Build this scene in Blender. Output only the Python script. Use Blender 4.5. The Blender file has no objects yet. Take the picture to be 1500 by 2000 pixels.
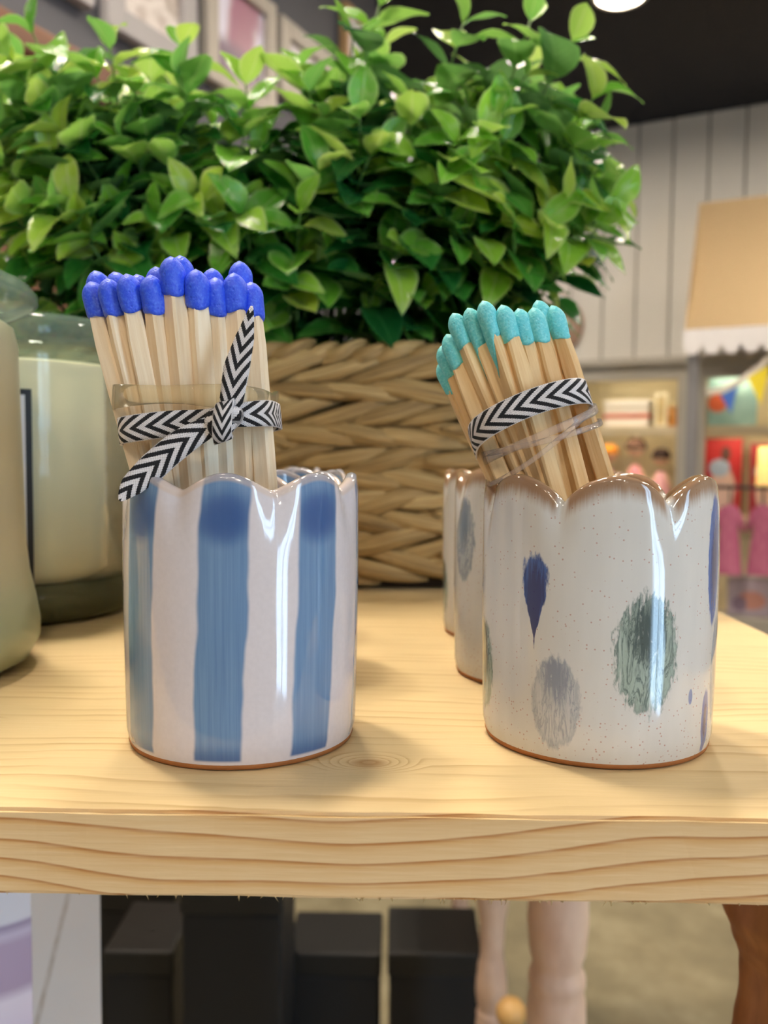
import bpy, bmesh, math, random
import numpy as np
from mathutils import Vector, Matrix, Quaternion
random.seed(7); rng = np.random.default_rng(7)
R = math.radians
sc = bpy.context.scene
COL = sc.collection

# ------------------------------------------------------------------ camera, light, exposure
ZS = 0.95                  # height of the shelf top above the floor
HC = 0.0648                # camera height above the shelf top
FPX = 1700.0
PITCH, YAW, ROLL = R(-3.37), R(0.84), R(-0.45)
cam_d = bpy.data.cameras.new('camera'); cam = bpy.data.objects.new('camera', cam_d); COL.objects.link(cam)
cam_d.sensor_fit = 'VERTICAL'; cam_d.sensor_height = 36; cam_d.lens = 36 * FPX / 2000
cam_d.clip_start = 0.01; cam_d.clip_end = 60
cam_d.dof.use_dof = True; cam_d.dof.focus_distance = 0.187; cam_d.dof.aperture_fstop = 17
CM = Matrix.Rotation(YAW, 3, 'Z') @ Matrix.Rotation(R(90) + PITCH, 3, 'X') @ Matrix.Rotation(ROLL * -1, 3, 'Z')
CP = Vector((0, 0, ZS + HC))
cam.matrix_world = Matrix.Translation(CP) @ CM.to_4x4()
sc.camera = cam

world = bpy.data.worlds.new('world'); sc.world = world; world.use_nodes = True
world.node_tree.nodes['Background'].inputs[0].default_value = (0.80, 0.86, 1.0, 1)
world.node_tree.nodes['Background'].inputs[1].default_value = 0.5
sc.view_settings.view_transform = 'Standard'; sc.view_settings.look = 'None'
sc.view_settings.gamma = 1; sc.view_settings.use_curve_mapping = False
sc.view_settings.exposure = 0.17
LAMP_POWER = 185.0
WINDOW_POWER = 11.0
LAMP_COLOR = (1.0, 0.87, 0.70)
cy = sc.cycles
cy.max_bounces = 6; cy.diffuse_bounces = 3; cy.glossy_bounces = 3; cy.transmission_bounces = 4; cy.transparent_max_bounces = 12
cy.caustics_reflective = False; cy.caustics_refractive = False
cy.use_adaptive_sampling = True; cy.adaptive_threshold = 0.05; cy.adaptive_min_samples = 16; cy.use_denoising = True; cy.use_light_tree = False

# ------------------------------------------------------------------ geometry helpers
def ray(px, py):
    return (CM @ Vector(((px - 750) / FPX, (1000 - py) / FPX, -1))).normalized()
def PY(px, py, y):
    d = ray(px, py); return CP + d * (y / d.y)
def PZ(px, py, z):
    d = ray(px, py); return CP + d * ((ZS + z - CP.z) / d.z)
RA = R(-26)                                   # the shop's walls stand turned to the shelf
E2 = Vector((math.cos(RA), math.sin(RA), 0)); E1 = Vector((-math.sin(RA), math.cos(RA), 0))
def HK(px, py, k):                            # on a plane parallel to the back wall -> room coordinates
    d = ray(px, py); p = CP + d * ((k - CP.dot(E1)) / d.dot(E1)); return Vector((p.dot(E2), k, p.z))
def HA(px, py, a):                            # on a plane parallel to the left wall -> room coordinates
    d = ray(px, py); p = CP + d * ((a - CP.dot(E2)) / d.dot(E2)); return Vector((a, p.dot(E1), p.z))
def room(v): return E2 * v[0] + E1 * v[1] + Vector((0, 0, v[2]))

def srgb(r, g, b):
    f = lambda c: (c / 255 / 12.92) if c / 255 <= 0.04045 else ((c / 255 + 0.055) / 1.055) ** 2.4
    return (f(r), f(g), f(b), 1)

def link(name, me, parent=None, mat=None, loc=None):
    o = bpy.data.objects.new(name, me); COL.objects.link(o)
    if mat is not None and me is not None and not me.materials: me.materials.append(mat)
    if parent is not None: o.parent = parent
    if loc is not None: o.location = loc
    return o
def mesh(name, v, f, uv=None, smooth=True):
    me = bpy.data.meshes.new(name); me.from_pydata([tuple(p) for p in v], [], f); 
    if uv is not None:
        l = me.uv_layers.new(name='UVMap')
        idx = np.empty(len(me.loops), int); me.loops.foreach_get('vertex_index', idx)
        l.data.foreach_set('uv', np.asarray(uv, float)[idx].ravel())
    if smooth: me.polygons.foreach_set('use_smooth', [True] * len(me.polygons))
    me.update(); return me
def thing(name, label, cat, loc=(0, 0, 0), rz=0, group=None):
    o = bpy.data.objects.new(name, None); COL.objects.link(o); o.empty_display_size = 0.01
    o.location = loc; o.rotation_euler = (0, 0, rz); return tag(o, label, cat, group)
def tag(o, label, cat, group=None):
    o['label'] = label; o['category'] = cat
    if group: o['group'] = group
    return o
def struct(o): o['kind'] = 'structure'; return o

def bm_box(bm, c, s, rot=None):
    r = bmesh.ops.create_cube(bm, size=1)
    M = Matrix.Translation(c) @ (rot.to_4x4() if rot else Matrix.Identity(4)) @ Matrix.Diagonal((*s, 1))
    bmesh.ops.transform(bm, matrix=M, verts=r['verts']); return r['verts']
def box_mesh(name, lo, hi, bev=0.0, seg=2):
    bm = bmesh.new(); lo = Vector(lo); hi = Vector(hi)
    bm_box(bm, (lo + hi) / 2, hi - lo)
    if bev > 0: bmesh.ops.bevel(bm, geom=bm.edges[:], offset=bev, segments=seg, affect='EDGES', profile=0.5)
    me = bpy.data.meshes.new(name); bm.to_mesh(me); bm.free()
    return me
def lathe(name, prof, seg=64, cap=True):
    v, f = [], []; n = len(prof)
    for i in range(seg):
        a = 2 * math.pi * i / seg
        for r, z in prof: v.append((r * math.cos(a), r * math.sin(a), z))
    for i in range(seg):
        j = (i + 1) % seg
        for k in range(n - 1): f.append((i * n + k, j * n + k, j * n + k + 1, i * n + k + 1))
    if cap:
        if prof[0][0] > 1e-6: f.append(tuple(i * n for i in range(seg))[::-1])
        if prof[-1][0] > 1e-6: f.append(tuple(i * n + n - 1 for i in range(seg)))
    return mesh(name, v, f)
def tube(name, pts, rad, seg=10):
    pts = [Vector(p) for p in pts]; n = len(pts); v, f, uv = [], [], []
    rads = rad if hasattr(rad, '__len__') else [rad] * n
    up = Vector((0.13, 0.2, 1)).normalized()
    for i, p in enumerate(pts):
        t = (pts[min(i + 1, n - 1)] - pts[max(i - 1, 0)]).normalized()
        a = t.cross(up)
        if a.length < 1e-3: a = t.cross(Vector((1, 0, 0)))
        a.normalize(); b = t.cross(a)
        for k in range(seg):
            w = 2 * math.pi * k / seg; v.append(p + (a * math.cos(w) + b * math.sin(w)) * rads[i]); uv.append((i / (n - 1), k / seg))
    for i in range(n - 1):
        for k in range(seg):
            q = (k + 1) % seg; f.append((i * seg + k, i * seg + q, (i + 1) * seg + q, (i + 1) * seg + k))
    f.append(tuple(range(seg))[::-1]); f.append(tuple((n - 1) * seg + k for k in range(seg)))
    return mesh(name, v, f, uv)
def strip(name, pts, wid, thick, widths, closed=False):
    """a flat band: points, width direction at each point, widths; uv u runs in band widths"""
    n = len(pts); v, f, uv = [], [], []; L = 0; W0 = max(widths)
    for i in range(n):
        p = Vector(pts[i])
        if i: L += (p - Vector(pts[i - 1])).length
        if closed: t = (Vector(pts[(i + 1) % n]) - Vector(pts[i - 1])).normalized()
        else: t = (Vector(pts[min(i + 1, n - 1)]) - Vector(pts[max(i - 1, 0)])).normalized()
        w = Vector(wid[i]); w = (w - t * w.dot(t)).normalized(); nn = t.cross(w)
        h = widths[i] / 2
        for a, b, vv in ((-1, 1, -1), (-.5, 1.25, -.5), (0, 1.3, 0), (.5, 1.25, .5), (1, 1, 1), (1, -1, 1), (0, -1, 0), (-1, -1, -1)):
            v.append(p + w * (a * h) + nn * (b * thick / 2)); uv.append((L / W0, 0.5 + vv * h / W0))
    m = n if closed else n - 1
    for i in range(m):
        j = (i + 1) % n
        for k in range(8):
            q = (k + 1) % 8; f.append((i * 8 + k, j * 8 + k, j * 8 + q, i * 8 + q))
    if not closed: f.append(tuple(range(8))); f.append(tuple((n - 1) * 8 + k for k in range(8))[::-1])
    return mesh(name, v, f, uv)

# ------------------------------------------------------------------ material helpers
class NT:
    def __init__(s, name):
        s.m = bpy.data.materials.new(name); s.m.use_nodes = True; s.t = s.m.node_tree
        s.b = s.t.nodes['Principled BSDF']; s.out = s.t.nodes['Material Output']
    def n(s, typ, **kw):
        nd = s.t.nodes.new(typ)
        for k, v in kw.items():
            if k in nd.inputs.keys(): s.set(nd.inputs[k], v)
            else: setattr(nd, k, v)
        return nd
    def set(s, inp, v):
        if isinstance(v, bpy.types.NodeSocket): s.t.links.new(v, inp)
        else: inp.default_value = v
    def p(s, **kw):
        for k, v in kw.items(): s.set(s.b.inputs[k.replace('_', ' ')], v)
        return s
    def M(s, op, a, b=None, c=None, clamp=False):
        nd = s.t.nodes.new('ShaderNodeMath'); nd.operation = op; nd.use_clamp = clamp
        for i, x in enumerate((a, b, c)):
            if x is not None: s.set(nd.inputs[i], x)
        return nd.outputs[0]
    def smooth(s, x, lo, hi):                       # 0 at lo -> 1 at hi
        nd = s.t.nodes.new('ShaderNodeMapRange'); nd.interpolation_type = 'SMOOTHSTEP'
        s.set(nd.inputs[0], x); nd.inputs[3].default_value = 0; nd.inputs[4].default_value = 1
        if lo < hi: nd.inputs[1].default_value = lo; nd.inputs[2].default_value = hi
        else:
            nd.inputs[1].default_value = hi; nd.inputs[2].default_value = lo
            nd.inputs[3].default_value = 1; nd.inputs[4].default_value = 0
        return nd.outputs[0]
    def mix(s, f, a, b, blend='MIX'):
        nd = s.t.nodes.new('ShaderNodeMix'); nd.data_type = 'RGBA'; nd.blend_type = blend; nd.clamp_factor = True
        s.set(nd.inputs[0], f); s.set(nd.inputs[6], a); s.set(nd.inputs[7], b); return nd.outputs[2]
    def ramp(s, f, stops):
        nd = s.t.nodes.new('ShaderNodeValToRGB'); s.set(nd.inputs[0], f); e = nd.color_ramp.elements
        while len(e) < len(stops): e.new(0.5)
        for i, (p, c) in enumerate(stops): e[i].position = p; e[i].color = c
        return nd.outputs[0]
    def noise(s, vec, scale, detail=3, rough=0.5, dist=0.0):
        nd = s.n('ShaderNodeTexNoise', Scale=scale, Detail=detail, Roughness=rough, Distortion=dist)
        if vec is not None: s.set(nd.inputs['Vector'], vec)
        return nd.outputs[0]
    def coord(s, which='Object'): return s.t.nodes.new('ShaderNodeTexCoord').outputs[which]
    def mapping(s, vec, scale=(1, 1, 1), loc=(0, 0, 0)):
        nd = s.t.nodes.new('ShaderNodeMapping'); s.set(nd.inputs[0], vec)
        nd.inputs['Scale'].default_value = scale; nd.inputs['Location'].default_value = loc; return nd.outputs[0]
    def xyz(s, vec):
        nd = s.t.nodes.new('ShaderNodeSeparateXYZ'); s.set(nd.inputs[0], vec); return nd.outputs
    def comb(s, x, y, z):
        nd = s.t.nodes.new('ShaderNodeCombineXYZ')
        for i, q in enumerate((x, y, z)): s.set(nd.inputs[i], q)
        return nd.outputs[0]
    def bump(s, h, strength=0.3, dist=0.001):
        nd = s.n('ShaderNodeBump', Height=h, Strength=strength, Distance=dist); s.set(s.b.inputs['Normal'], nd.outputs[0]); return s
    def rnd(s): return s.t.nodes.new('ShaderNodeObjectInfo').outputs['Random']
def plain(name, col, rough=0.5, var=0.06, scale=40, **kw):
    """one colour with a little procedural unevenness"""
    t = NT(name); nz = t.noise(t.coord(), scale, 3)
    d = tuple(c * (1 - 2 * var) for c in col[:3]) + (1,); l = tuple(min(1, c * (1 + 2 * var)) for c in col[:3]) + (1,)
    t.p(Base_Color=t.mix(nz, d, l), Roughness=rough, **kw); return t.m

# ------------------------------------------------------------------ materials
def pine(name, front):
    t = NT(name); x, y, z = t.xyz(t.coord())
    low = t.noise(t.comb(t.M('MULTIPLY', x, 1), t.M('MULTIPLY', y, 1.6), t.M('MULTIPLY', z, 2.2)), 7.5, 2, 0.45)
    if front:
        # wide flat-sawn growth rings running along the edge of the board
        q = t.M('MULTIPLY_ADD', z, 1 / 0.0036, t.M('MULTIPLY_ADD', low, 7.0, t.M('MULTIPLY', x, -2.0)))
        q = t.M('ADD', q, t.M('MULTIPLY', t.noise(t.comb(t.M('MULTIPLY', x, 25), y, t.M('MULTIPLY', z, 60)), 1.0, 2), 0.35))
    else:
        q = t.M('MULTIPLY_ADD', y, 1 / 0.0052, t.M('MULTIPLY_ADD', low, 6.0, t.M('MULTIPLY', x, 1.2)))
        q = t.M('ADD', q, t.M('MULTIPLY', t.noise(t.comb(t.M('MULTIPLY', x, 25), t.M('MULTIPLY', y, 60), 0), 1.0, 2), 0.5))
        for kx, ky in ((-0.0055, 0.183), (-0.1025, 0.206), (0.108, 0.204), (0.03, 0.36)):      # knots bend the rings around themselves
            dx = t.M('SUBTRACT', x, kx); dy = t.M('MULTIPLY', t.M('SUBTRACT', y, ky), 1.6)
            d = t.M('SQRT', t.M('ADD', t.M('MULTIPLY', dx, dx), t.M('MULTIPLY', dy, dy)))
            q = t.M('ADD', q, t.M('MULTIPLY', t.smooth(d, 0.014, 0.0), 5.0))
    fr = t.M('FRACT', q)
    fine = t.noise(t.comb(t.M('MULTIPLY', x, 60), t.M('MULTIPLY', y, 1400), t.M('MULTIPLY', z, 1400)), 1.0, 3, 0.6)
    if front:
        c = t.ramp(fr, [(0, srgb(226, 192, 144)), (0.55, srgb(221, 183, 132)), (0.80, srgb(212, 164, 106)), (0.93, srgb(176, 114, 58)), (1.0, srgb(226, 192, 144))])
    else:
        c = t.ramp(fr, [(0, srgb(228, 202, 153)), (0.6, srgb(222, 194, 143)), (0.9, srgb(200, 164, 108)), (1.0, srgb(228, 202, 153))])
        c = t.mix(t.smooth(t.noise(t.comb(t.M('MULTIPLY', x, 14), t.M('MULTIPLY', y, 90), 0), 1, 3), 0.38, 0.62), c, srgb(226, 199, 149))
    c = t.mix(t.M('MULTIPLY', t.smooth(fine, 0.35, 0.8), 0.30), c, srgb(240, 215, 172))
    if not front:
        for kx, ky in ((-0.0055, 0.183), (-0.1025, 0.206), (0.108, 0.204)):
            dx = t.M('SUBTRACT', x, kx); dy = t.M('MULTIPLY', t.M('SUBTRACT', y, ky), 1.5)
            d = t.M('SQRT', t.M('ADD', t.M('MULTIPLY', dx, dx), t.M('MULTIPLY', dy, dy)))
            c = t.mix(t.M('MULTIPLY', t.smooth(d, 0.0055, 0.002), 0.55), c, srgb(176, 122, 70))
    t.p(Base_Color=c, Roughness=0.55, Specular_IOR_Level=0.35); t.bump(fine, 0.25, 0.0004)
    return t.m
M_PINE_TOP = pine('pine_top', False); M_PINE_FRONT = pine('pine_front', True)

def match_wood(name, c1, c2):
    t = NT(name); x, y, z = t.xyz(t.coord()); r = t.M('MULTIPLY', t.rnd(), 20)
    g = t.noise(t.comb(t.M('MULTIPLY', x, 900), t.M('MULTIPLY_ADD', y, 900, r), t.M('MULTIPLY', z, 45)), 1, 3, 0.6)
    f = t.M('ADD', t.M('MULTIPLY', g, 0.75), t.M('MULTIPLY', t.rnd(), 0.35))
    t.p(Base_Color=t.ramp(f, [(0.2, c2), (0.75, c1)]), Roughness=0.6, Specular_IOR_Level=0.3); t.bump(g, 0.35, 0.0004); return t.m
M_MWOOD_PALE = match_wood('pale_match_wood', srgb(248, 230, 202), srgb(226, 194, 152))
M_MWOOD_WARM = match_wood('warm_match_wood', srgb(240, 208, 158), srgb(212, 162, 102))
def match_head(name, c, c2):
    t = NT(name); o = t.coord(); n1 = t.noise(o, 1800, 3, 0.6); sp = t.n('ShaderNodeTexVoronoi', Scale=900.0); t.set(sp.inputs['Vector'], o)
    col = t.mix(t.smooth(n1, 0.4, 0.75), c, c2)
    t.p(Base_Color=col, Roughness=0.42); t.bump(t.M('ADD', n1, t.smooth(sp.outputs['Distance'], 0.0, 0.35)), 0.4, 0.0003); return t.m
M_HEAD_BLUE = match_head('blue_match_head', srgb(46, 84, 232), srgb(76, 116, 242))
M_HEAD_TEAL = match_head('turquoise_match_head', srgb(104, 208, 216), srgb(146, 228, 232))

def cup_angles(t):
    uv = t.n('ShaderNodeUVMap', uv_map='UVMap').outputs[0]; u, v, _ = t.xyz(uv)
    th = t.M('MULTIPLY', t.M('SUBTRACT', u, 0.5), 360.0)
    z = t.xyz(t.coord())[2]
    uv2 = t.n('ShaderNodeUVMap', uv_map='rim').outputs[0]; rd, ph, _ = t.xyz(uv2)   # metres below the rim x 20, scallop phase
    return th, z, t.M('DIVIDE', rd, 20.0), ph
def striped_glaze():
    t = NT('striped_glaze'); th, z, rd, ph = cup_angles(t); o = t.coord()
    wob = t.noise(t.comb(t.M('MULTIPLY', th, 0.02), 0, t.M('MULTIPLY', z, 45)), 1, 2)
    a = t.M('ADD', th, t.M('MULTIPLY', t.M('SUBTRACT', z, 0.03), -90)); a = t.M('ADD', a, t.M('MULTIPLY', t.M('SUBTRACT', wob, 0.5), 7))
    fr = t.M('FRACT', t.M('ADD', t.M('DIVIDE', t.M('ADD', a, 9.8), 45.0), 0.5))
    d = t.M('MULTIPLY', t.M('ABSOLUTE', t.M('SUBTRACT', fr, 0.5)), 45.0)
    m = t.smooth(d, 12.0, 9.8); m = t.M('MULTIPLY', m, t.smooth(z, 0.0018, 0.0026))
    brush = t.noise(t.comb(t.M('MULTIPLY', th, 0.55), 0, t.M('MULTIPLY', z, 30)), 1, 3, 0.6)
    c = t.ramp(brush, [(0.25, srgb(84, 122, 166)), (0.75, srgb(110, 146, 184))])
    zz = t.M('DIVIDE', t.M('SUBTRACT', z, 0.0530), 0.0062); dd = t.M('DIVIDE', d, 14.0)
    blob = t.smooth(t.M('ADD', t.M('MULTIPLY', zz, zz), t.M('MULTIPLY', dd, dd)), 1.3, 0.0)
    foot = t.smooth(z, 0.0065, 0.0025)
    c = t.mix(t.M('MULTIPLY', t.M('MAXIMUM', blob, t.M('MULTIPLY', foot, 0.65)), 0.95), c, srgb(10, 74, 140))
    base = t.mix(t.noise(o, 900, 2), srgb(210, 202, 206), srgb(220, 212, 216))
    c = t.mix(t.M('MULTIPLY', m, 0.96), base, c)
    c = t.mix(t.M('MULTIPLY', t.smooth(rd, 0.0010, 0.0002), .45), c, srgb(214, 186, 160))
    t.p(Base_Color=c, Roughness=0.10, Coat_Weight=0.6, Coat_Roughness=0.03)
    t.bump(t.noise(t.comb(t.M('MULTIPLY', th, 0.12), 0, t.M('MULTIPLY', z, 25)), 1, 2), 0.08, 0.002); return t.m
def speckled_glaze():
    t = NT('speckled_glaze'); th, z, rd, ph = cup_angles(t); o = t.coord()
    base = t.mix(t.noise(t.comb(t.M('MULTIPLY', th, 0.08), 0, t.M('MULTIPLY', z, 30)), 1, 3), srgb(202, 200, 197), srgb(220, 218, 215))
    vo = t.n('ShaderNodeTexVoronoi', Scale=1150.0); t.set(vo.inputs['Vector'], o)
    dens = t.M('ADD', t.smooth(z, 0.024, 0.002), t.noise(o, 90, 2))
    sel = t.smooth(t.M('ADD', t.xyz(vo.outputs['Color'])[0], t.M('MULTIPLY', dens, 0.38)), 0.93, 0.98)
    sp = t.M('MULTIPLY', t.smooth(vo.outputs['Distance'], 0.27, 0.15), sel)
    c = t.mix(t.M('MULTIPLY', sp, 0.6), base, srgb(172, 104, 84))
    streak = t.noise(t.comb(t.M('MULTIPLY', th, 0.75), 0, t.M('MULTIPLY', z, 160)), 1, 4, 0.65, 0.6)
    edge = t.noise(t.comb(t.M('MULTIPLY', th, 0.5), 3.0, t.M('MULTIPLY', z, 350)), 1, 3, 0.6)
    veins = t.noise(t.comb(t.M('MULTIPLY', th, 0.17), 5.0, t.M('MULTIPLY', z, 90)), 1, 5, 0.65, 1.0)
    def mark(c, tc, zc, at, az, dark, light, drop=0.0, rough=0.5, core=0.35, vein=True, op=0.92, spread=0.0):
        x = t.M('DIVIDE', t.M('SUBTRACT', th, tc), at); w = t.M('DIVIDE', t.M('SUBTRACT', z, zc), az)
        if drop: x = t.M('DIVIDE', x, t.M('MAXIMUM', t.M('MULTIPLY_ADD', w, drop, 1 - drop * 0.75), 0.06))
        r = t.M('SQRT', t.M('ADD', t.M('MULTIPLY', x, x), t.M('MULTIPLY', w, w)))
        r = t.M('ADD', r, t.M('MULTIPLY', t.M('SUBTRACT', edge, 0.5), rough))
        m = t.smooth(r, 1.02, 0.86)
        cx = t.M('MULTIPLY', x, 1.25); cw = t.M('MULTIPLY', t.M('SUBTRACT', w, core), 1.1)
        inner = t.smooth(t.M('ADD', t.M('SQRT', t.M('ADD', t.M('MULTIPLY', cx, cx), t.M('MULTIPLY', cw, cw))), t.M('MULTIPLY', t.M('SUBTRACT', streak, 0.5), 1.6)), 1.0 + spread, 0.25 + spread)
        col = t.mix(inner, light, dark)
        if vein:
            ring = t.M('MULTIPLY', t.smooth(r, 0.72, 0.95), 0.5)
            col = t.mix(t.M('MAXIMUM', ring, t.M('MULTIPLY', t.smooth(t.M('ABSOLUTE', t.M('SUBTRACT', veins, 0.5)), 0.045, 0.0), 0.75)), col, dark)
            col = t.mix(t.M('MULTIPLY', t.smooth(veins, 0.58, 0.68), 0.55), col, t.mix(0.6, light, (1, 1, 1, 1)))
        return t.mix(t.M('MULTIPLY', m, op), c, col)
    navy, navy2 = srgb(8, 28, 98), srgb(54, 96, 170)
    grn, grn2 = srgb(40, 66, 66), srgb(158, 176, 166)
    gry, gry2 = srgb(122, 130, 148), srgb(184, 186, 190)
    c = mark(c, -28.6, 0.0350, 10.0, 0.0105, navy, navy2, drop=0.62, rough=0.5, core=-0.25, vein=False, spread=0.55)
    c = mark(c, -17.8, 0.0135, 12.2, 0.0104, gry, gry2, rough=0.5, core=0.6, op=0.85)
    c = mark(c, 23.0, 0.0250, 16.0, 0.0132, grn, grn2, rough=0.75, core=0.38)
    c = mark(c, -70.0, 0.0175, 12.5, 0.0112, grn, grn2, rough=0.6, core=0.3)
    c = mark(c, 66.0, 0.0440, 7.5, 0.0150, navy, navy2, rough=0.3, core=-0.1, vein=False)
    c = mark(c, 73.0, 0.0190, 7.0, 0.0125, gry, srgb(140, 160, 178), rough=0.4, core=0.3)
    c = mark(c, 62.0, 0.0085, 4.0, 0.0075, navy, navy2, rough=0.3, core=0.0, vein=False)
    c = mark(c, 48.0, 0.0150, 1.5, 0.0018, navy2, navy2, rough=0.2, vein=False, op=0.7)
    c = mark(c, 118.0, 0.0380, 14.0, 0.0110, grn, grn2, rough=0.6)
    c = mark(c, 150.0, 0.0160, 12.0, 0.0110, gry, gry2, rough=0.5, core=0.5)
    c = mark(c, -110.0, 0.0420, 13.0, 0.0130, srgb(100, 116, 134), srgb(168, 176, 182), rough=0.5, core=0.4)
    c = mark(c, -140.0, 0.0180, 11.0, 0.0110, navy, navy2, drop=0.6, rough=0.3, core=0.0, vein=False)
    bn = t.noise(t.comb(t.M('MULTIPLY', th, 0.9), 0, t.M('MULTIPLY', z, 60)), 1, 3)
    band = t.smooth(t.M('ADD', rd, t.M('MULTIPLY', t.M('SUBTRACT', bn, 0.5), 0.0022)), 0.0046, 0.0008)
    band = t.M('MULTIPLY', band, t.smooth(ph, 0.04, 0.16))
    c = t.mix(t.M('MULTIPLY', band, 0.92), c, srgb(150, 112, 78))
    t.p(Base_Color=c, Roughness=0.10, Coat_Weight=0.6, Coat_Roughness=0.03)
    t.bump(t.noise(t.comb(t.M('MULTIPLY', th, 0.10), 0, t.M('MULTIPLY', z, 25)), 1, 2), 0.08, 0.002); return t.m
M_STRIPED = striped_glaze(); M_SPECKLED = speckled_glaze()
M_CLAY = plain('bare_clay', srgb(158, 98, 48), 0.75, 0.08, 300)

def chevron():
    t = NT('chevron_ribbon'); u, v, _ = t.xyz(t.coord('UV'))
    a = t.M('ABSOLUTE', t.M('SUBTRACT', v, 0.5))
    q = t.M('FRACT', t.M('MULTIPLY', t.M('SUBTRACT', u, t.M('MULTIPLY', a, 1.9)), 1.55))
    n = t.M('MULTIPLY', t.M('SINE', t.M('MULTIPLY', v, 150.0)), 0.035)
    m = t.smooth(t.M('ABSOLUTE', t.M('SUBTRACT', t.M('ADD', q, n), 0.5)), 0.24, 0.27)
    m = t.M('MULTIPLY', m, t.smooth(a, 0.49, 0.46)) 
    weave = t.M('MULTIPLY', t.M('SINE', t.M('MULTIPLY', u, 75.0)), t.M('SINE', t.M('MULTIPLY', v, 75.0)))
    t.p(Base_Color=t.mix(m, srgb(234, 228, 230), srgb(22, 21, 26)), Roughness=0.75); t.bump(weave, 0.5, 0.0003); return t.m
M_CHEVRON = chevron()

def clear_mat(name, tint, opac=0.12, rough=0.05, body=(0.9, 0.9, 0.85, 1)):
    """thin clear or frosted glass / plastic: see-through film with a milky share and a fresnel gloss"""
    t = NT(name); t.t.nodes.remove(t.b)
    tr = t.n('ShaderNodeBsdfTransparent', Color=tint); df = t.n('ShaderNodeBsdfDiffuse', Color=body)
    tl = t.n('ShaderNodeBsdfTranslucent', Color=body); gl = t.n('ShaderNodeBsdfGlossy', Roughness=rough)
    mx0 = t.n('ShaderNodeMixShader'); mx0.inputs[0].default_value = 0.4; t.set(mx0.inputs[1], df.outputs[0]); t.set(mx0.inputs[2], tl.outputs[0])
    nz = t.noise(t.coord(), 60, 2); f = t.M('MULTIPLY', t.M('MULTIPLY_ADD', nz, 0.3, 0.85), opac)
    mx = t.n('ShaderNodeMixShader'); t.set(mx.inputs[0], f); t.set(mx.inputs[1], tr.outputs[0]); t.set(mx.inputs[2], mx0.outputs[0])
    fr = t.n('ShaderNodeFresnel', IOR=1.35); mx2 = t.n('ShaderNodeMixShader'); t.set(mx2.inputs[0], t.M('MULTIPLY', fr.outputs[0], 0.7))
    t.set(mx2.inputs[1], mx.outputs[0]); t.set(mx2.inputs[2], gl.outputs[0]); t.set(t.out.inputs['Surface'], mx2.outputs[0]); return t.m
M_BAND_YELLOW = clear_mat('clear_elastic', (0.985, 0.97, 0.91, 1), 0.14, 0.15, srgb(250, 236, 200))
M_BAND_PINK = clear_mat('clear_plastic_tie', (0.99, 0.97, 0.96, 1), 0.20, 0.12, srgb(252, 240, 234))
M_GLASS_LID = clear_mat('clear_green_glass', (0.90, 0.96, 0.93, 1), 0.20, 0.03, srgb(190, 226, 214))
t = NT('frosted_green_glass'); z = t.xyz(t.coord())[2]
t.p(Base_Color=t.mix(t.M('MULTIPLY', t.smooth(z, .040, .016), 1.0), srgb(196, 190, 162), srgb(158, 168, 142)), Roughness=.28); M_GLASS_FROST = t.m
M_GLASS_CLEAR = clear_mat('clear_glass', (0.985, 0.99, 0.96, 1), 0.03, 0.04, srgb(200, 205, 180))
M_WAX = plain('cream_wax', srgb(252, 240, 208), 0.6, 0.03, 20)
M_LABEL_W = plain('label_paper', srgb(228, 226, 230), 0.6, 0.01, 80)
M_BLACK = plain('black_ink', srgb(20, 20, 22), 0.5, 0.1, 60)

def leaf_mat(name, pal, pal2):
    t = NT(name); u, v, _ = t.xyz(t.coord('UV'))
    isl = t.n('ShaderNodeNewGeometry').outputs['Random Per Island']
    r = t.M('FRACT', t.M('ADD', t.rnd(), t.M('MULTIPLY', isl, 0.999)))
    c = t.ramp(r, pal)
    c2 = t.ramp(r, pal2)
    a = t.M('ABSOLUTE', t.M('SUBTRACT', v, 0.5))
    edge = t.smooth(a, 0.39, 0.48); mid = t.smooth(a, 0.05, 0.0)
    c = t.mix(t.M('MULTIPLY', t.M('MAXIMUM', edge, mid), 0.75), c, c2)
    blot = t.noise(t.coord(), 3.5, 1); c = t.mix(t.M('MULTIPLY', t.smooth(blot, 0.45, 0.7), 0.35), c, c2)
    back = t.n('ShaderNodeNewGeometry').outputs['Backfacing']
    c = t.mix(t.M('MULTIPLY', back, 0.35), c, srgb(150, 180, 120))
    t.p(Base_Color=c, Roughness=0.22, Specular_IOR_Level=0.65)
    tl = t.n('ShaderNodeBsdfTranslucent', Color=c); mx = t.n('ShaderNodeMixShader'); mx.inputs[0].default_value = 0.42
    t.set(mx.inputs[1], t.b.outputs[0]); t.set(mx.inputs[2], tl.outputs[0]); t.set(t.out.inputs['Surface'], mx.outputs[0])
    t.bump(t.M('ADD', t.M('MULTIPLY', t.M('SINE', t.M('MULTIPLY', t.M('SUBTRACT', u, t.M('MULTIPLY', a, 0.7)), 55)), 0.3), mid), 0.25, 0.001); return t.m
M_LEAF = leaf_mat('young_lit_leaf', [(0.0, srgb(84, 162, 56)), (0.35, srgb(120, 190, 58)), (0.7, srgb(158, 210, 70)), (1.0, srgb(198, 224, 88))], [(0.0, srgb(150, 196, 104)), (0.6, srgb(184, 216, 126)), (1.0, srgb(222, 232, 158))])
M_LEAF2 = leaf_mat('mature_shaded_leaf', [(0.0, srgb(20, 84, 40)), (0.4, srgb(36, 112, 46)), (0.75, srgb(62, 140, 50)), (1.0, srgb(96, 168, 56))], [(0.0, srgb(44, 112, 58)), (0.6, srgb(88, 156, 74)), (1.0, srgb(150, 196, 104))])  # leaves lower on the stem: leaf age plus shade put into the colour
M_STEM = plain('green_stem', srgb(92, 128, 52), 0.5, 0.1, 60)
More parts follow.
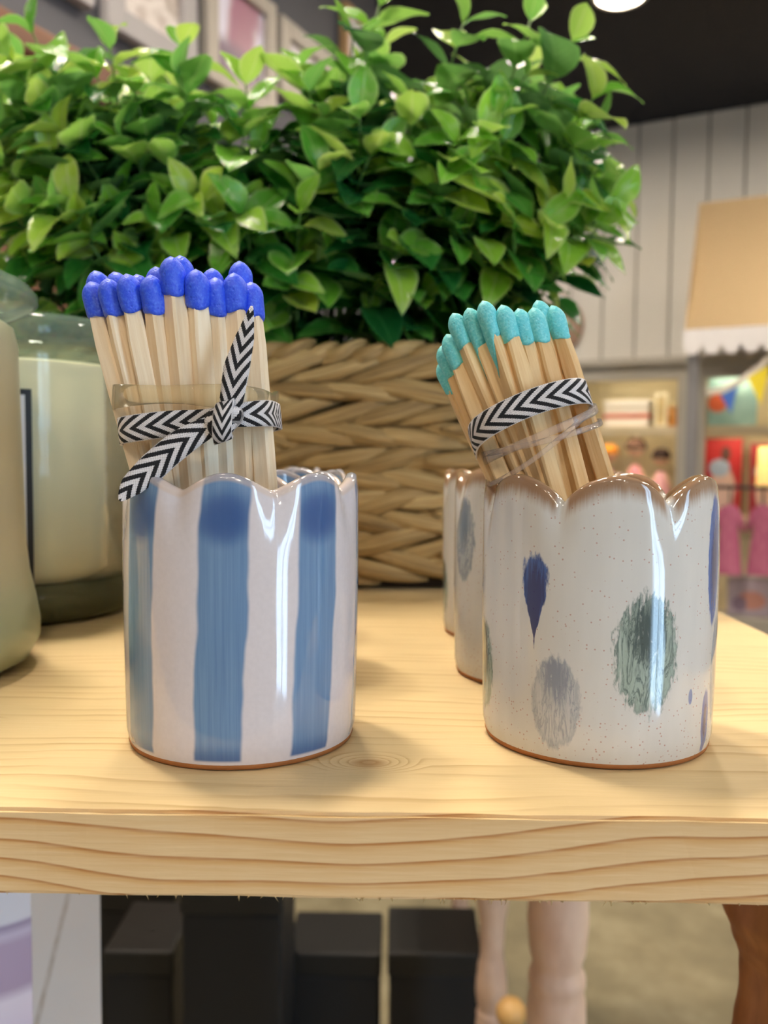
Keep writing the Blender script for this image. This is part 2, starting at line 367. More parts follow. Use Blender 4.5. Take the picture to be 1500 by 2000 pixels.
def grass_mat(name, a, b, c3):
    t = NT(name); u, v, _ = t.xyz(t.coord('UV')); r = t.M('MULTIPLY', t.rnd(), 30)
    f = t.noise(t.comb(t.M('MULTIPLY_ADD', u, 2.0, r), t.M('MULTIPLY', v, 26), r), 1, 3, 0.6)
    c = t.ramp(t.M('ADD', t.M('MULTIPLY', f, 0.8), t.M('MULTIPLY', t.rnd(), 0.2)), [(0.25, a), (0.5, b), (0.75, c3)])
    t.p(Base_Color=c, Roughness=0.6); t.bump(f, 0.7, 0.0015); return t.m
M_GRASS = grass_mat('dried_seagrass', srgb(104, 78, 40), srgb(166, 134, 82), srgb(204, 178, 124))
M_GAP_DARK = plain('dark_gap_backing', srgb(50, 34, 16), 0.9, 0.15, 80)

M_CEIL = plain('black_ceiling', srgb(25, 27, 36), 0.8, 0.05, 3)
M_WALLW = plain('white_board', srgb(234, 230, 224), 0.6, 0.02, 3)
M_DARKWALL = plain('charcoal_wall', srgb(92, 92, 98), 0.8, 0.04, 3)
M_TRIM = plain('grey_trim', srgb(176, 170, 160), 0.55, 0.03, 5)
M_CREAM = plain('cream_panel', srgb(228, 214, 176), 0.6, 0.03, 5)
M_SHELFW = plain('pale_shelf', srgb(222, 204, 168), 0.55, 0.03, 6)
def concrete():
    t = NT('concrete_floor'); o = t.coord(); a = t.noise(o, 3, 4, 0.6); b = t.noise(o, 14, 3, 0.6)
    t.p(Base_Color=t.ramp(t.M('ADD', t.M('MULTIPLY', a, 0.7), t.M('MULTIPLY', b, 0.3)), [(0.3, srgb(112, 104, 82)), (0.5, srgb(146, 136, 108)), (0.7, srgb(182, 172, 142))]), Roughness=0.45); return t.m
M_FLOOR = concrete()
def grain(name, a, b, sc_=(3, 3, 30), rough=0.5):
    t = NT(name); f = t.noise(t.mapping(t.coord(), sc_), 6, 4, 0.6); t.p(Base_Color=t.ramp(f, [(0.3, a), (0.7, b)]), Roughness=rough); t.bump(f, 0.15, 0.001); return t.m
M_BROWN = grain('brown_turned_wood', srgb(146, 92, 44), srgb(186, 128, 72), (20, 20, 6))
M_PINKWOOD = grain('pale_pink_wood', srgb(206, 172, 148), srgb(226, 198, 176), (10, 10, 4))
M_CAB = grain('brown_cabinet_wood', srgb(96, 62, 44), srgb(132, 92, 68), (1.5, 0.6, 5))

# ------------------------------------------------------------------ the setting
CEIL = 0.375 * 4.2 + ZS + HC
KB = 4.25                                             # back wall plane in room coordinates
def room_obj(name, me, mat, parent=None, base=None):
    """mesh given in room coordinates; the object sits turned with the room"""
    o = link(name, me, parent, mat)
    if parent is None: o.rotation_euler = (0, 0, RA)
    return o
def room_thing(name, label, cat, base, group=None):
    return thing(name, label, cat, room(base), RA, group)
def rbox(name, lo, hi, mat, parent, base, bev=0.004):
    lo = Vector(lo) - Vector(base); hi = Vector(hi) - Vector(base)
    a = Vector([min(p, q) for p, q in zip(lo, hi)]); b = Vector([max(p, q) for p, q in zip(lo, hi)])
    return link(name, box_mesh(name, a, b, bev), parent, mat)

AL, AR, KF = -3.2, 2.6, -4.5                          # room extents: left, right, front (behind the camera)
struct(room_obj('floor', box_mesh('floor', (AL, KF, -0.1), (AR, KB + .1, 0)), M_FLOOR))
struct(room_obj('ceiling', box_mesh('ceiling', (AL, KF, CEIL), (AR, KB + .1, CEIL + .1)), M_CEIL))
wb = struct(room_obj('wall_back', box_mesh('wall_back', (AL, KB, 0), (AR, KB + .1, CEIL)), plain('board_backing', srgb(150, 146, 140), 0.8, 0.03, 3)))
bw = 0.155; bme = box_mesh('board', (0.004, -0.018, 0), (bw - 0.004, 0.0, CEIL), 0.003, 1); bme.materials.append(M_WALLW)
a = -1.6
while a < 3.4:
    b = link('board', bme, wb, None, (a, KB, 0)); a += bw
M_PLASTER = plain('shop_plaster', srgb(200, 201, 206), 0.8, 0.03, 2)
struct(room_obj('wall_left', box_mesh('wall_left', (AL - .1, KF, 0), (AL, KB, CEIL)), M_PLASTER))
struct(room_obj('wall_front', box_mesh('wall_front', (AL, KF - .1, 0), (AR, KF, CEIL)), M_PLASTER))
# right wall with a tall shop window whose panes show the bright sky outside
w0, w1, wz0, wz1 = -0.98, -0.36, 0.05, CEIL - 0.12
bm = bmesh.new()
for lo, hi in (((AR, KF, 0), (AR + .1, w0, CEIL)), ((AR, w1, 0), (AR + .1, KB, CEIL)), ((AR, w0, 0), (AR + .1, w1, wz0)), ((AR, w0, wz1), (AR + .1, w1, CEIL))):
    lo = Vector(lo); hi = Vector(hi); bm_box(bm, (lo + hi) / 2, hi - lo)
me = bpy.data.meshes.new('wall_right'); bm.to_mesh(me); bm.free()
struct(room_obj('wall_right', me, M_PLASTER))
t = NT('bright_daylight'); em = t.n('ShaderNodeEmission', Color=(0.50, 0.74, 1.0, 1), Strength=WINDOW_POWER); t.set(t.out.inputs['Surface'], em.outputs[0]); M_DAY = t.m
win = struct(room_obj('window_1', box_mesh('window_1', (AR - .02, w0 - .04, wz0 - .04), (AR + .06, w1 + .04, wz0 + .02), 0.004), M_BLACK))
for i in range(3):
    y = w0 + (w1 - w0) * i / 2; link('window_frame', box_mesh('window_frame', (AR - .02, y - .015, wz0), (AR + .06, y + .015, wz1), .004), win, M_BLACK)
link('window_frame', box_mesh('window_frame', (AR - .01, w0, 2.0), (AR + .06, w1, 2.05), .004), win, M_BLACK)
for i in range(2):
    y = w0 + (w1 - w0) * i / 2
    for z0, z1 in ((wz0, 2.0), (2.05, wz1)): link('pane', box_mesh('pane', (AR + .04, y + .025, z0), (AR + .05, y + (w1 - w0) / 2 - .025, z1)), win, M_DAY)
# dark partition with the pictures
pa = PY(400, 100, 2.15); PA = pa.dot(E2)                # its plane: room x = PA
k_end = HA(735, 60, PA)[1]
struct(room_obj('wall_partition', box_mesh('wall_partition', (PA - .1, 0.6, 0), (PA, k_end, CEIL)), M_DARKWALL))

# ceiling lamps
t = NT('lamp_glow'); em = t.n('ShaderNodeEmission', Color=(*LAMP_COLOR, 1), Strength=LAMP_POWER); t.set(t.out.inputs['Surface'], em.outputs[0]); M_GLOW = t.m
M_LAMPRIM = plain('lamp_rim', srgb(200, 196, 188), 0.4, 0.02)
rim_me = lathe('rim', [(0.078, -0.004), (0.082, -0.012), (0.094, -0.012), (0.098, -0.004), (0.098, 0.0), (0.078, 0.0), (0.078, -0.004)], 40, False); rim_me.materials.append(M_LAMPRIM)
glow_me = lathe('lens', [(0, -0.006), (0.05, -0.006), (0.078, -0.004)], 24, False); glow_me.materials.append(M_GLOW)
lv = ray(1213, -14); lv = CP + lv * ((CEIL - CP.z) / lv.z)
seen = lv
spots = [(lv.x, lv.y), (-0.40, 0.56), (-0.16, 0.84), (-0.62, 0.80), (1.6, 0.40), (-1.5, -0.95), (0.30, -1.45), (-0.70, -2.2), (0.80, -2.4), (-1.5, 0.9), (1.75, 1.75), (0.45, 1.85), (2.1, 2.75), (-0.25, 3.2), (-0.3, -3.3), (0.9, -3.4), (2.6, 1.2)]  # some unseen lamps added: two strengthen the back-left key, far ones brighten the wall
for i, (x, y) in enumerate(spots):
    g = thing('ceiling_lamp', 'round glowing ceiling lamp above the white boarded wall' if i == 0 else 'round recessed ceiling lamp out of view overhead', 'ceiling lamp', (x, y, CEIL), 0, 'recessed ceiling lamps')
    link('lamp_rim', rim_me, g); link('lens', glow_me, g)

# ------------------------------------------------------------------ the shelf
SX0, SX1, SY0, SY1, ST = -0.62, 0.142, 0.1563, 0.62, 0.0163
unit = thing('display_table', 'pale pine display shelf on brown turned legs carrying the cups and basket', 'table', (0, 0, 0))
bm = bmesh.new(); bm_box(bm, Vector(((SX0 + SX1) / 2, (SY0 + SY1) / 2, ZS - ST / 2)), (SX1 - SX0, SY1 - SY0, ST))
bmesh.ops.subdivide_edges(bm, edges=[e for e in bm.edges if abs(e.verts[0].co.x - e.verts[1].co.x) > .1], cuts=160)
bmesh.ops.bevel(bm, geom=[e for e in bm.edges if len(e.link_faces) == 2 and e.calc_face_angle() > 1], offset=0.0007, segments=2, affect='EDGES')
for v in bm.verts:                                      # the sawn arris is not dead straight
    if v.co.y < SY0 + .002: v.co.y += 0.00018 * math.sin(v.co.x * 160) + random.uniform(-1, 1) * 0.00008; v.co.z += random.uniform(-1, 1) * 0.00007
me = bpy.data.meshes.new('board'); bm.to_mesh(me); bm.free()
me.transform(Matrix.Translation((0, 0, -ZS)))
me.materials.append(M_PINE_TOP); me.materials.append(M_PINE_FRONT)
for p in me.polygons: p.material_index = 0 if p.normal.z > 0.75 else 1
board = link('board', me, unit, None, (0, 0, ZS))
v, f = [], []
for i in range(90):                                     # torn fibres along the lower arris
    x = random.uniform(-0.12, 0.14); l = random.uniform(.0003, .0012); w = random.uniform(.00008, .00022); d = random.uniform(-.0008, .0008); n = len(v)
    y = SY0 + .0006; z = -ST + .0002
    v += [(x - w, y - w, z), (x + w, y - w, z), (x, y + w, z), (x + d, y, z - l)]
    f += [(n, n + 1, n + 3), (n + 1, n + 2, n + 3), (n + 2, n, n + 3)]
fib = link('wood_fibres', mesh('wood_fibres', v, f), board, M_PINE_TOP); fib['kind'] = 'stuff'
legp = [(0.0, 0.0)]
def turned(name, z0, z1, r, beads, seg=40):
    """turned leg profile: list of (fraction down from the top, radius factor)"""
    pts = [(0, z1)]; n = 260
    fr = [b[0] for b in beads]; rf = [b[1] for b in beads]
    for i in range(n + 1):
        q = i / n; k = max(j for j in range(len(fr)) if fr[j] <= q); k2 = min(k + 1, len(fr) - 1)
        w = 0 if fr[k2] == fr[k] else (q - fr[k]) / (fr[k2] - fr[k]); w = (1 - math.cos(w * math.pi)) / 2
        pts.append((r * (rf[k] * (1 - w) + rf[k2] * w), z1 + (z0 - z1) * q))
    pts.append((0, z0)); return lathe(name, pts[::-1], seg, False)
lc = PY(1566, 1800, 0.262)
zt, zl = ZS - ST, 0.60
legm = turned('leg', zl, zt, 0.0235, [(0, 0.9), (0.06, .95), (0.12, 1.0), (.165, 1.0), (.195, .86), (.208, .79), (.216, .75), (.25, .74), (.285, .80), (.34, 1.0), (.5, 1.05), (.62, .75), (.7, .7), (.8, 1.0), (.9, .8), (1, .9)])
for x, y in ((lc.x, lc.y), (-0.55, 0.22)): link('leg', legm, unit, M_BROWN, (x, y, 0))
link('lower_board', box_mesh('lower_board', (SX0, SY0 + .02, zl - .018), (SX1, 0.47, zl), .001), unit, M_PINE_FRONT)
bl = PY(1089, 1850, 0.57)
beads = [(0, .9), (.06, 1.0), (.12, .8), (.17, .75), (.20, .9), (.225, .98), (.243, 1.0), (.262, .93), (.275, .80), (.278, .80), (.282, .94), (.288, .94), (.292, .87), (.302, .95), (.315, .97), (.345, .8), (.37, .7), (.7, 1.0), (.85, .8), (1, .6)]
legb = turned('leg', 0, zt, 0.0205, beads); legb.materials.append(M_PINKWOOD)
for x, y in ((bl.x, bl.y), (-0.55, 0.57)): link('leg', legb, unit, None, (x, y, 0))
legl = turned('leg', 0, zl - .018, 0.0235, [(0, 0.9), (0.1, 1.0), (.2, .7), (.5, 1.05), (.8, .7), (1, .9)])
for x, y in ((lc.x, lc.y), (-0.55, 0.22)): link('leg', legl, unit, M_BROWN, (x, y, 0))

# ------------------------------------------------------------------ ceramic cups
def cup_mesh(name, nsc, phase, dep, cusp, rt=0.0270, rb=0.0264, hp=0.0611, th=0.0027):
    """theta 0 faces local -y; rim dips at phase + k*360/nsc"""
    seg = 240; prof = []
    def rimz(a):
        x = ((a - phase) / (360 / nsc)) % 1.0; x = min(x, 1 - x) * 2          # 0 at a dip, 1 at a crest
        s = math.sin(x * math.pi / 2)
        return hp - dep * (1 - (s ** cusp)), x
    outs = [0.03, .05, .08, .14, .22, .32, .42, .52, .62, .70, .76, .81, .85, .885, .915, .94, .96, .977, .99, 1.0]
    v, f, uv, uv2 = [], [], [], []; nrow = None
    zf = 0.0011
    for i in range(seg):
        a = -180 + 360 * i / seg; zr, ph = rimz(a); dent = 0.0013 * math.exp(-(ph / .28) ** 2)
        row = []
        row.append((rb - .0006, zf, 0.08))
        for s in outs[1:]:
            z = zf + (s * (hp - dep - zf)) + (zr - hp + dep) * s ** 5
            r = rb + (rt - rb) * s + .0003 * math.sin(s * math.pi) - dent * max(0, (s - .78) / .22) ** 1.5
            if s > .95: r -= (s - .95) / .05 * 0.0004
            row.append((r, z, zr - z))
        for q in (30, 60, 90, 120, 150, 180):                                  # rounded lip
            w = R(q); r0 = rt - dent - 0.0004
            row.append((r0 - th / 2 + th / 2 * math.cos(w), zr + th * .38 * math.sin(w), 0.0))
        for s in (.97, .93, .86, .7, .5, .3, .12):
            z = zf + s * (zr - zf); row.append((rt - .0004 - th - dent * max(0, (s - .78) / .22), z, zr - z))
        row.append((rb - th - .003, 0.0042, .05)); row.append((0.0, 0.0038, .05))
        nrow = len(row)
        for r, z, rd in row:
            v.append((r * math.sin(R(a)), -r * math.cos(R(a)), z)); uv.append((i / seg, z / hp)); uv2.append((max(rd, 0) * 20, ph))
    for i in range(seg):
        j = (i + 1) % seg
        for k in range(nrow - 1): f.append((i * nrow + k, j * nrow + k, j * nrow + k + 1, i * nrow + k + 1))
    me = mesh(name, v, f, uv)
    l2 = me.uv_layers.new(name='rim'); idx = np.empty(len(me.loops), int); me.loops.foreach_get('vertex_index', idx)
    l2.data.foreach_set('uv', np.asarray(uv2, float)[idx].ravel())
    # keep the seam column of the first map from wrapping backwards
    d = np.empty(len(me.loops) * 2); l1 = me.uv_layers['UVMap']; l1.data.foreach_get('uv', d); d = d.reshape(-1, 2)
    last = (idx // nrow) == 0; fi = np.repeat(np.arange(len(me.polygons)), [p.loop_total for p in me.polygons])
    wrap = np.isin(fi, np.arange((seg - 1) * (nrow - 1), seg * (nrow - 1))); d[last & wrap, 0] = 1.0; l1.data.foreach_set('uv', d.ravel())
    return me
CUP_S = cup_mesh('cup_body', 8, 14.5, 0.0036, 1.35); CUP_S.materials.append(M_STRIPED)
CUP_D = cup_mesh('cup_body', 7, -17.0, 0.0062, 0.72); CUP_D.materials.append(M_SPECKLED)
FOOT = lathe('clay_foot', [(0, 0), (.0245, 0), (.0257, .0004), (.0260, .0012), (.0255, .0020), (.02, .0022), (0, .0022)], 96, False); FOOT.materials.append(M_CLAY)
def cup(x, y, kind, label, turn=0):
    rz = math.atan2(x, -y) if False else -math.atan2(x, y)      # local -y looks at the camera
    g = thing('ceramic_cup', label, 'cup', (x, y, ZS), rz + R(turn), 'scalloped ceramic cups')
    link('cup_body', CUP_S if kind == 's' else CUP_D, g); link('clay_foot', FOOT, g); return g
def cup_xy(px0, px1, py, r=0.0270):
    a0, a1 = [math.atan2(*(lambda d: (d.x, d.y))(ray(p, py))) for p in (px0, px1)]
    h = (a1 - a0) / 2; d = r / math.sin(h); c = (a0 + a1) / 2; return d * math.sin(c), d * math.cos(c)
LX, LY = cup_xy(238.5, 700, 1000); DX, DY = cup_xy(944.5, 1408.5, 1000)
cup(LX, LY, 's', 'white cup with wide blue stripes holding blue matches at the shelf edge')
cup(DX, DY, 'd', 'speckled cup with navy, green and grey blots holding turquoise matches')
cup(-0.0425, 0.272, 's', 'empty blue striped cup, second in its row behind the blue matches cup', 20)
cup(-0.0560, 0.334, 's', 'empty blue striped cup, last in its row behind the blue matches cup', 55)
x, y = cup_xy(888, 1240, 1100); cup(0.0449, 0.2675, 'd', 'speckled cup second in the row, right behind the turquoise matches cup', 52)
cup(0.0447, 0.3305, 'd', 'speckled cup third in the row, farthest behind the turquoise matches cup', -6)

# ------------------------------------------------------------------ matches
def stick_mesh(L, w):
    bm = bmesh.new(); h = w / 2; v = []
    n = 9; ring = []
    tw = random.uniform(-.25, .25)
    for i in range(n):
        q = i / (n - 1); row = []
        for sx, sy in ((-1, -1), (1, -1), (1, 1), (-1, 1)):
            a = tw * q; jx, jy = random.uniform(.94, 1.03), random.uniform(.94, 1.03)
            tp = .72 if i == n - 1 else 1; x, y = sx * h * jx * tp, sy * h * jy * tp
            for ddx, ddy in ((0, 0.12), (0.12, 0)) if sx * sy > 0 else ((0.12, 0), (0, 0.12)):   # chamfered corners
                xx, yy = x - sx * ddx * w, y - sy * ddy * w
                row.append(bm.verts.new((xx * math.cos(a) - yy * math.sin(a), xx * math.sin(a) + yy * math.cos(a), L * q)))
        ring.append(row)
    for i in range(n - 1):
        for k in range(8): bm.faces.new((ring[i][k], ring[i][(k + 1) % 8], ring[i + 1][(k + 1) % 8], ring[i + 1][k]))
    bm.faces.new(ring[0][::-1]); bm.faces.new(ring[-1])
    bmesh.ops.recalc_face_normals(bm, faces=bm.faces[:])
    me = bpy.data.meshes.new('stick'); bm.to_mesh(me); bm.free(); return me
def head_mesh(w, r, ln, drip=0.0):
    """dipped head hanging down from z=0 (its tip)"""
    seg = 20; n = 14; v, f = [], []; ph = random.uniform(0, 6)
    for i in range(n + 1):
        q = i / n
        rr = r * (math.sin(min(q / .42, 1) * math.pi / 2) ** .62 if q < .42 else 1 - .16 * ((q - .42) / .58) ** 1.3)
        for k in range(seg):
            a = 2 * math.pi * k / seg
            sq = 1 / max(abs(math.cos(a)), abs(math.sin(a))); sq = min(sq, 1.18)     # lower part follows the square stick
            r2 = rr * (1 + (sq - 1) * .6 * max(0, (q - .5) / .5)) * (1 + .03 * math.sin(3 * a + 5 * q + ph))
            dz = -ln * q
            if q > .55:
                dz += -ln * .06 * math.sin(2 * a + ph) * (q - .55) / .45
                if drip: dz -= drip * max(0, math.cos(a - 4.4)) ** 3 * ((q - .55) / .45)
            if i == n: r2 = max(r2 * .93, w * .53)
            v.append((r2 * math.cos(a), r2 * math.sin(a), dz))
    for i in range(n):
        for k in range(seg):
            m_ = (k + 1) % seg; f.append((i * seg + k, (i + 1) * seg + k, (i + 1) * seg + m_, i * seg + m_))
    f.append(tuple(range(seg))); f.append(tuple(n * seg + k for k in range(seg))[::-1])
    return mesh('head', v, f)
ORD = ['first', 'second', 'third', 'fourth', 'fifth', 'sixth', 'seventh', 'eighth', 'ninth', 'tenth', 'eleventh', 'twelfth', 'thirteenth', 'fourteenth']
def match(tx, ty, bx, by, yt, yb, cup_c, w, r, ln, mw, mh, label, group, drip=0.0, floor=0.0052):
    """a match from its head tip down to the floor of its cup"""
    T = PY(tx, ty, yt); ex = tx + (bx - tx) * (1462 - ty) / (by - ty)
    Bf = PY(ex, 1462, yb); Bf.z = ZS + floor
    o = Vector((Bf.x - cup_c[0], Bf.y - cup_c[1]))
    if o.length > .0195: o *= .0195 / o.length; Bf.x, Bf.y = cup_c[0] + o.x, cup_c[1] + o.y
    d = (Bf - T).normalized(); L = (Bf - T).length
    B = T + d * L
    g = thing('match', label, 'match', B, 0, group)
    g.rotation_mode = 'QUATERNION'
    g.rotation_quaternion = (-d).to_track_quat('Z', 'Y') @ Quaternion((0, 0, 1), R(random.uniform(-28, 28)))
    link('stick', stick_mesh(L - ln * .25, w), g, mw)
    h = link('head', head_mesh(w, r, ln, drip), g, mh); h.location = (0, 0, L); return g
# blue bundle: (head tip px, py), (point lower on the stick), layer 0 front / 1 behind
BL = [((176, 549), (237, 784), 0), ((208, 543), (262, 784), 0), ((246, 534), (293, 784), 0), ((293, 536), (325, 784), 0),
      ((333, 500), (359, 784), 0), ((382, 525), (398, 784), 0), ((420, 541), (433, 784), 0.25), ((456, 532), (468, 784), 0), ((489, 550), (506, 784), 0)]
BL2 = [((184, 528), (248, 784), 1), ((222, 530), (280, 784), 1), ((266, 535), (312, 784), 1), ((303, 520), (343, 784), 1),
       ((351, 498), (376, 784), 1), ((414, 523), (420, 784), 1), ((467, 509), (485, 784), 1)]
front_lab = ['blue-headed match, far left of the front row in the striped cup', 'blue-headed match, second from left in front row of the striped cup', 'blue-headed match, third from left in front row of the striped cup',
    'blue-headed match just left of the tallest front one in the striped cup', 'tallest blue-headed match in the front row of the striped cup', 'broad blue-headed match just right of the tallest front one',
    'narrow blue-headed match set back between two broader front ones', 'blue-headed match whose stick runs down behind the upright ribbon tail', 'blue-headed match, far right of the front row behind the ribbon tip']
back_lab = ['blue match head peeking out at far left of the back row', 'blue match head, second from left in the back row', 'blue match head barely showing behind the third and fourth front heads',
    'blue match head peeking out left of the tallest blue match', 'tall blue match head directly behind the tallest front one', 'blue match head standing behind the narrow set-back match', 'tallest blue match head at the right, back row']
BCY = LY - 0.001
def bundle_y(px, pxc, half, layer, cy, rad=0.0138):
    x = max(-1, min(1, (px - pxc) / half)); return cy - rad * math.sqrt(max(0, 1 - x * x)) + layer * 0.0062
for lst, labs in ((BL, front_lab), (BL2, back_lab)):
    for i, ((tx, ty), (bx, by), lay) in enumerate(lst):
        yt = bundle_y(tx, 333, 175, lay, BCY + .001); yb = BCY - .006 + lay * .009 + (i % 2) * .003
        match(tx, ty, bx, by, yt, yb, (LX, LY), 0.0043, 0.00275, 0.0084, M_MWOOD_PALE, M_HEAD_BLUE, labs[i], 'blue-headed matches')
TL = [((859, 706), (905, 816), 1.3, 0), ((861, 675), (915, 816), 1.0, 0), ((872, 652), (932, 816), .5, 0), ((884, 611), (958, 800), .25, 0), ((913, 601), (978, 776), .35, .010), ((942, 587), (996, 760), 0, .009),
      ((979, 595), (1021, 752), 0, 0), ((1011, 602), (1047, 740), .3, 0), ((1040, 600), (1074, 740), .1, 0), ((1048, 586), (1094, 728), .9, 0), ((1077, 596), (1117, 728), .3, 0)]
TLAB = ['shortest turquoise-headed match at the lower left of its bundle', 'turquoise-headed match second from left, half hidden in its bundle', 'turquoise-headed match third from left in the speckled cup', 'turquoise-headed match fourth from left with a full round head',
    'turquoise-headed match with paint run down its left side', 'turquoise-headed match with the longest drip, tallest at the bundle centre', 'turquoise-headed match just right of the long drip', 'narrow turquoise-headed match between two broader heads',
    'turquoise-headed match with a broad head, third from the right', 'thin turquoise-headed match set back, second from the right', 'turquoise-headed match at the far right of its bundle']
DCY = DY - 0.001
for i, ((tx, ty), (bx, by), lay, drip) in enumerate(TL):
    yt = bundle_y(tx, 975, 125, lay, DCY + .001, 0.0115); yb = DCY - .005 + lay * .006 + (i % 2) * .003
    match(tx, ty, bx, by, yt, yb, (DX, DY), 0.0038, 0.00225, 0.0080, M_MWOOD_WARM, M_HEAD_TEAL, TLAB[i], 'turquoise-headed matches', drip)
# the rest of each bundle, behind the ones in front
for i, (tx, ty, bx) in enumerate(((225, 548, 285), (262, 546, 310), (300, 545, 340), (340, 540, 368), (380, 542, 398), (425, 546, 432), (455, 548, 462))):
    match(tx, ty, bx, 784, BCY + .006, BCY + .008, (LX, LY), 0.0043, 0.00275, 0.0084, M_MWOOD_PALE, M_HEAD_BLUE, 'blue-headed match hidden deep inside the bundle of the striped cup', 'inner blue matches')
for i, (tx, ty, bx) in enumerate(((905, 628, 965), (940, 622, 992), (975, 618, 1020), (1010, 616, 1048), (1045, 616, 1078))):
    match(tx, ty, bx, 790, DCY + .005, DCY + .007, (DX, DY), 0.0038, 0.00225, 0.0080, M_MWOOD_WARM, M_HEAD_TEAL, 'turquoise-headed match hidden deep inside the bundle of the speckled cup', 'inner turquoise matches')

# ------------------------------------------------------------------ ribbons and bands
def ring(c, rx, ry, ax, n=96, lift=None, q=2.6):
    """closed loop around the axis ax; returns points and width directions"""
    ax = ax.normalized(); ex = Vector((1, 0, 0)); ex = (ex - ax * ex.dot(ax)).normalized(); ey = ax.cross(ex)
    pts, w = [], []
    for i in range(n):
        a = 2 * math.pi * i / n
        ca, sa = math.cos(a), math.sin(a)
        k = (abs(ca) ** q + abs(sa) ** q) ** (-1 / q)
        p = c + ex * (rx * ca * k) + ey * (ry * sa * k)
        if lift: p = p + ax * lift(a)
        pts.append(p); w.append(ax)
    return pts, w
axL = (PY(333, 560, BCY) - PY(392, 900, BCY)); 
cL = PY(397, 829, BCY)
pts, w = ring(cL, 0.0172, 0.0158, (Vector((-0.10, 0, 1))), 96, lambda a: 0.0006 * math.cos(a), 4.0)
rib = thing('ribbon', 'black and white chevron ribbon knotted around the blue matches', 'ribbon', cL)
def rel(pts, o): return [Vector(p) - Vector(o) for p in pts]
link('wrap', strip('wrap', rel(pts, cL), w, 0.0004, [0.0058 - 0.0016 * max(0, math.exp(-((math.degrees(2 * math.pi * i / 96) - 285) / 22) ** 2)) for i in range(96)], True), rib, M_CHEVRON)
yk = BCY - 0.0180
def path_strip(name, pxs, ys, widths, parent, origin, tilt=0.0):
    P = [PY(a, b, y) for (a, b), y in zip(pxs, ys)]
    # smooth the polyline
    Q, Wd = [], []
    n = len(P)
    for i in range(n - 1):
        p0, p1, p2, p3 = P[max(i - 1, 0)], P[i], P[i + 1], P[min(i + 2, n - 1)]
        for k in range(10):
            s = k / 10; Q.append(0.5 * ((2 * p1) + (p2 - p0) * s + (2 * p0 - 5 * p1 + 4 * p2 - p3) * s * s + (3 * p1 - p0 - 3 * p2 + p3) * s ** 3)); Wd.append(widths[i] * (1 - s) + widths[i + 1] * s)
    Q.append(P[-1]); Wd.append(widths[-1]); dirs = []
    for i in range(len(Q)):
        t_ = Q[min(i + 1, len(Q) - 1)] - Q[max(i - 1, 0)]; dirs.append(Vector((0, -1, tilt)).cross(t_.normalized()) + Vector((0, .12, 0)))
    o = link(name, strip(name, rel(Q, origin), dirs, 0.0004, Wd), parent, M_CHEVRON); return o
path_strip('ribbon_tail', [(440, 815), (452, 780), (462, 720), (478, 660), (492, 598)], [yk - .001, yk - .0022, yk - .0020, yk - .0010, yk], [.0036, .0050, .0056, .0040, .0004], rib, cL)
path_strip('ribbon_tail', [(430, 826), (400, 838), (350, 868), (298, 912), (256, 950), (234, 978)], [yk - .001, yk - .0020, yk - .0024, yk - .0024, yk - .003, yk - .0036], [.0034, .0046, .0058, .0060, .0046, .0006], rib, cL)
# the knot: a tight turn of ribbon over a rounded core
kc = PY(436, 822, yk - .0012)
v, f, uv = [], [], []; n1, n2 = 28, 16
for i in range(n1):
    a = 2 * math.pi * i / n1
    for k in range(n2):
        b = 2 * math.pi * k / n2
        rr = 0.0019 + 0.0005 * math.sin(3 * a + b); x = (0.0018 + rr * math.cos(b)) * math.cos(a); z = (0.0016 + rr * math.cos(b)) * math.sin(a); y = rr * 0.95 * math.sin(b)
        v.append((x * 1.05 + .25 * z, y - .0006 * math.sin(2 * a), z)); uv.append((i / n1 * 3.2, k / n2))
for i in range(n1):
    for k in range(n2): f.append((i * n2 + k, ((i + 1) % n1) * n2 + k, ((i + 1) % n1) * n2 + (k + 1) % n2, i * n2 + (k + 1) % n2))
kn = link('knot', mesh('knot', v, f, uv), rib, M_CHEVRON); kn.location = kc - cL
pk = []; wk = []
for i in range(17):
    a = -2.2 + 4.4 * i / 16; pk.append(Vector((0.0004 + .0012 * (i / 16 - .5), -math.cos(a) * 0.0031, math.sin(a) * 0.0042))); wk.append(Vector((1, 0, .35)))
ks = link('knot_strap', strip('knot_strap', pk, wk, .0005, [.0040] * 17), kn, M_CHEVRON)
# clear elastic on the blue matches
cB = PY(388, 783, BCY); pts, w = ring(cB, 0.0173, 0.0156, Vector((0.055, 0, 1)), 80, lambda a: 0.0008 * math.cos(a) + .0003 * math.sin(3 * a), 4.0)
eb = tag(link('elastic_band', strip('elastic_band', rel(pts, cB), w, 0.0005, [0.0046 + .0008 * math.sin(i * .3) for i in range(80)], True), None, M_BAND_YELLOW, cB), 'clear yellowish elastic band around the blue matches above the ribbon', 'elastic band')
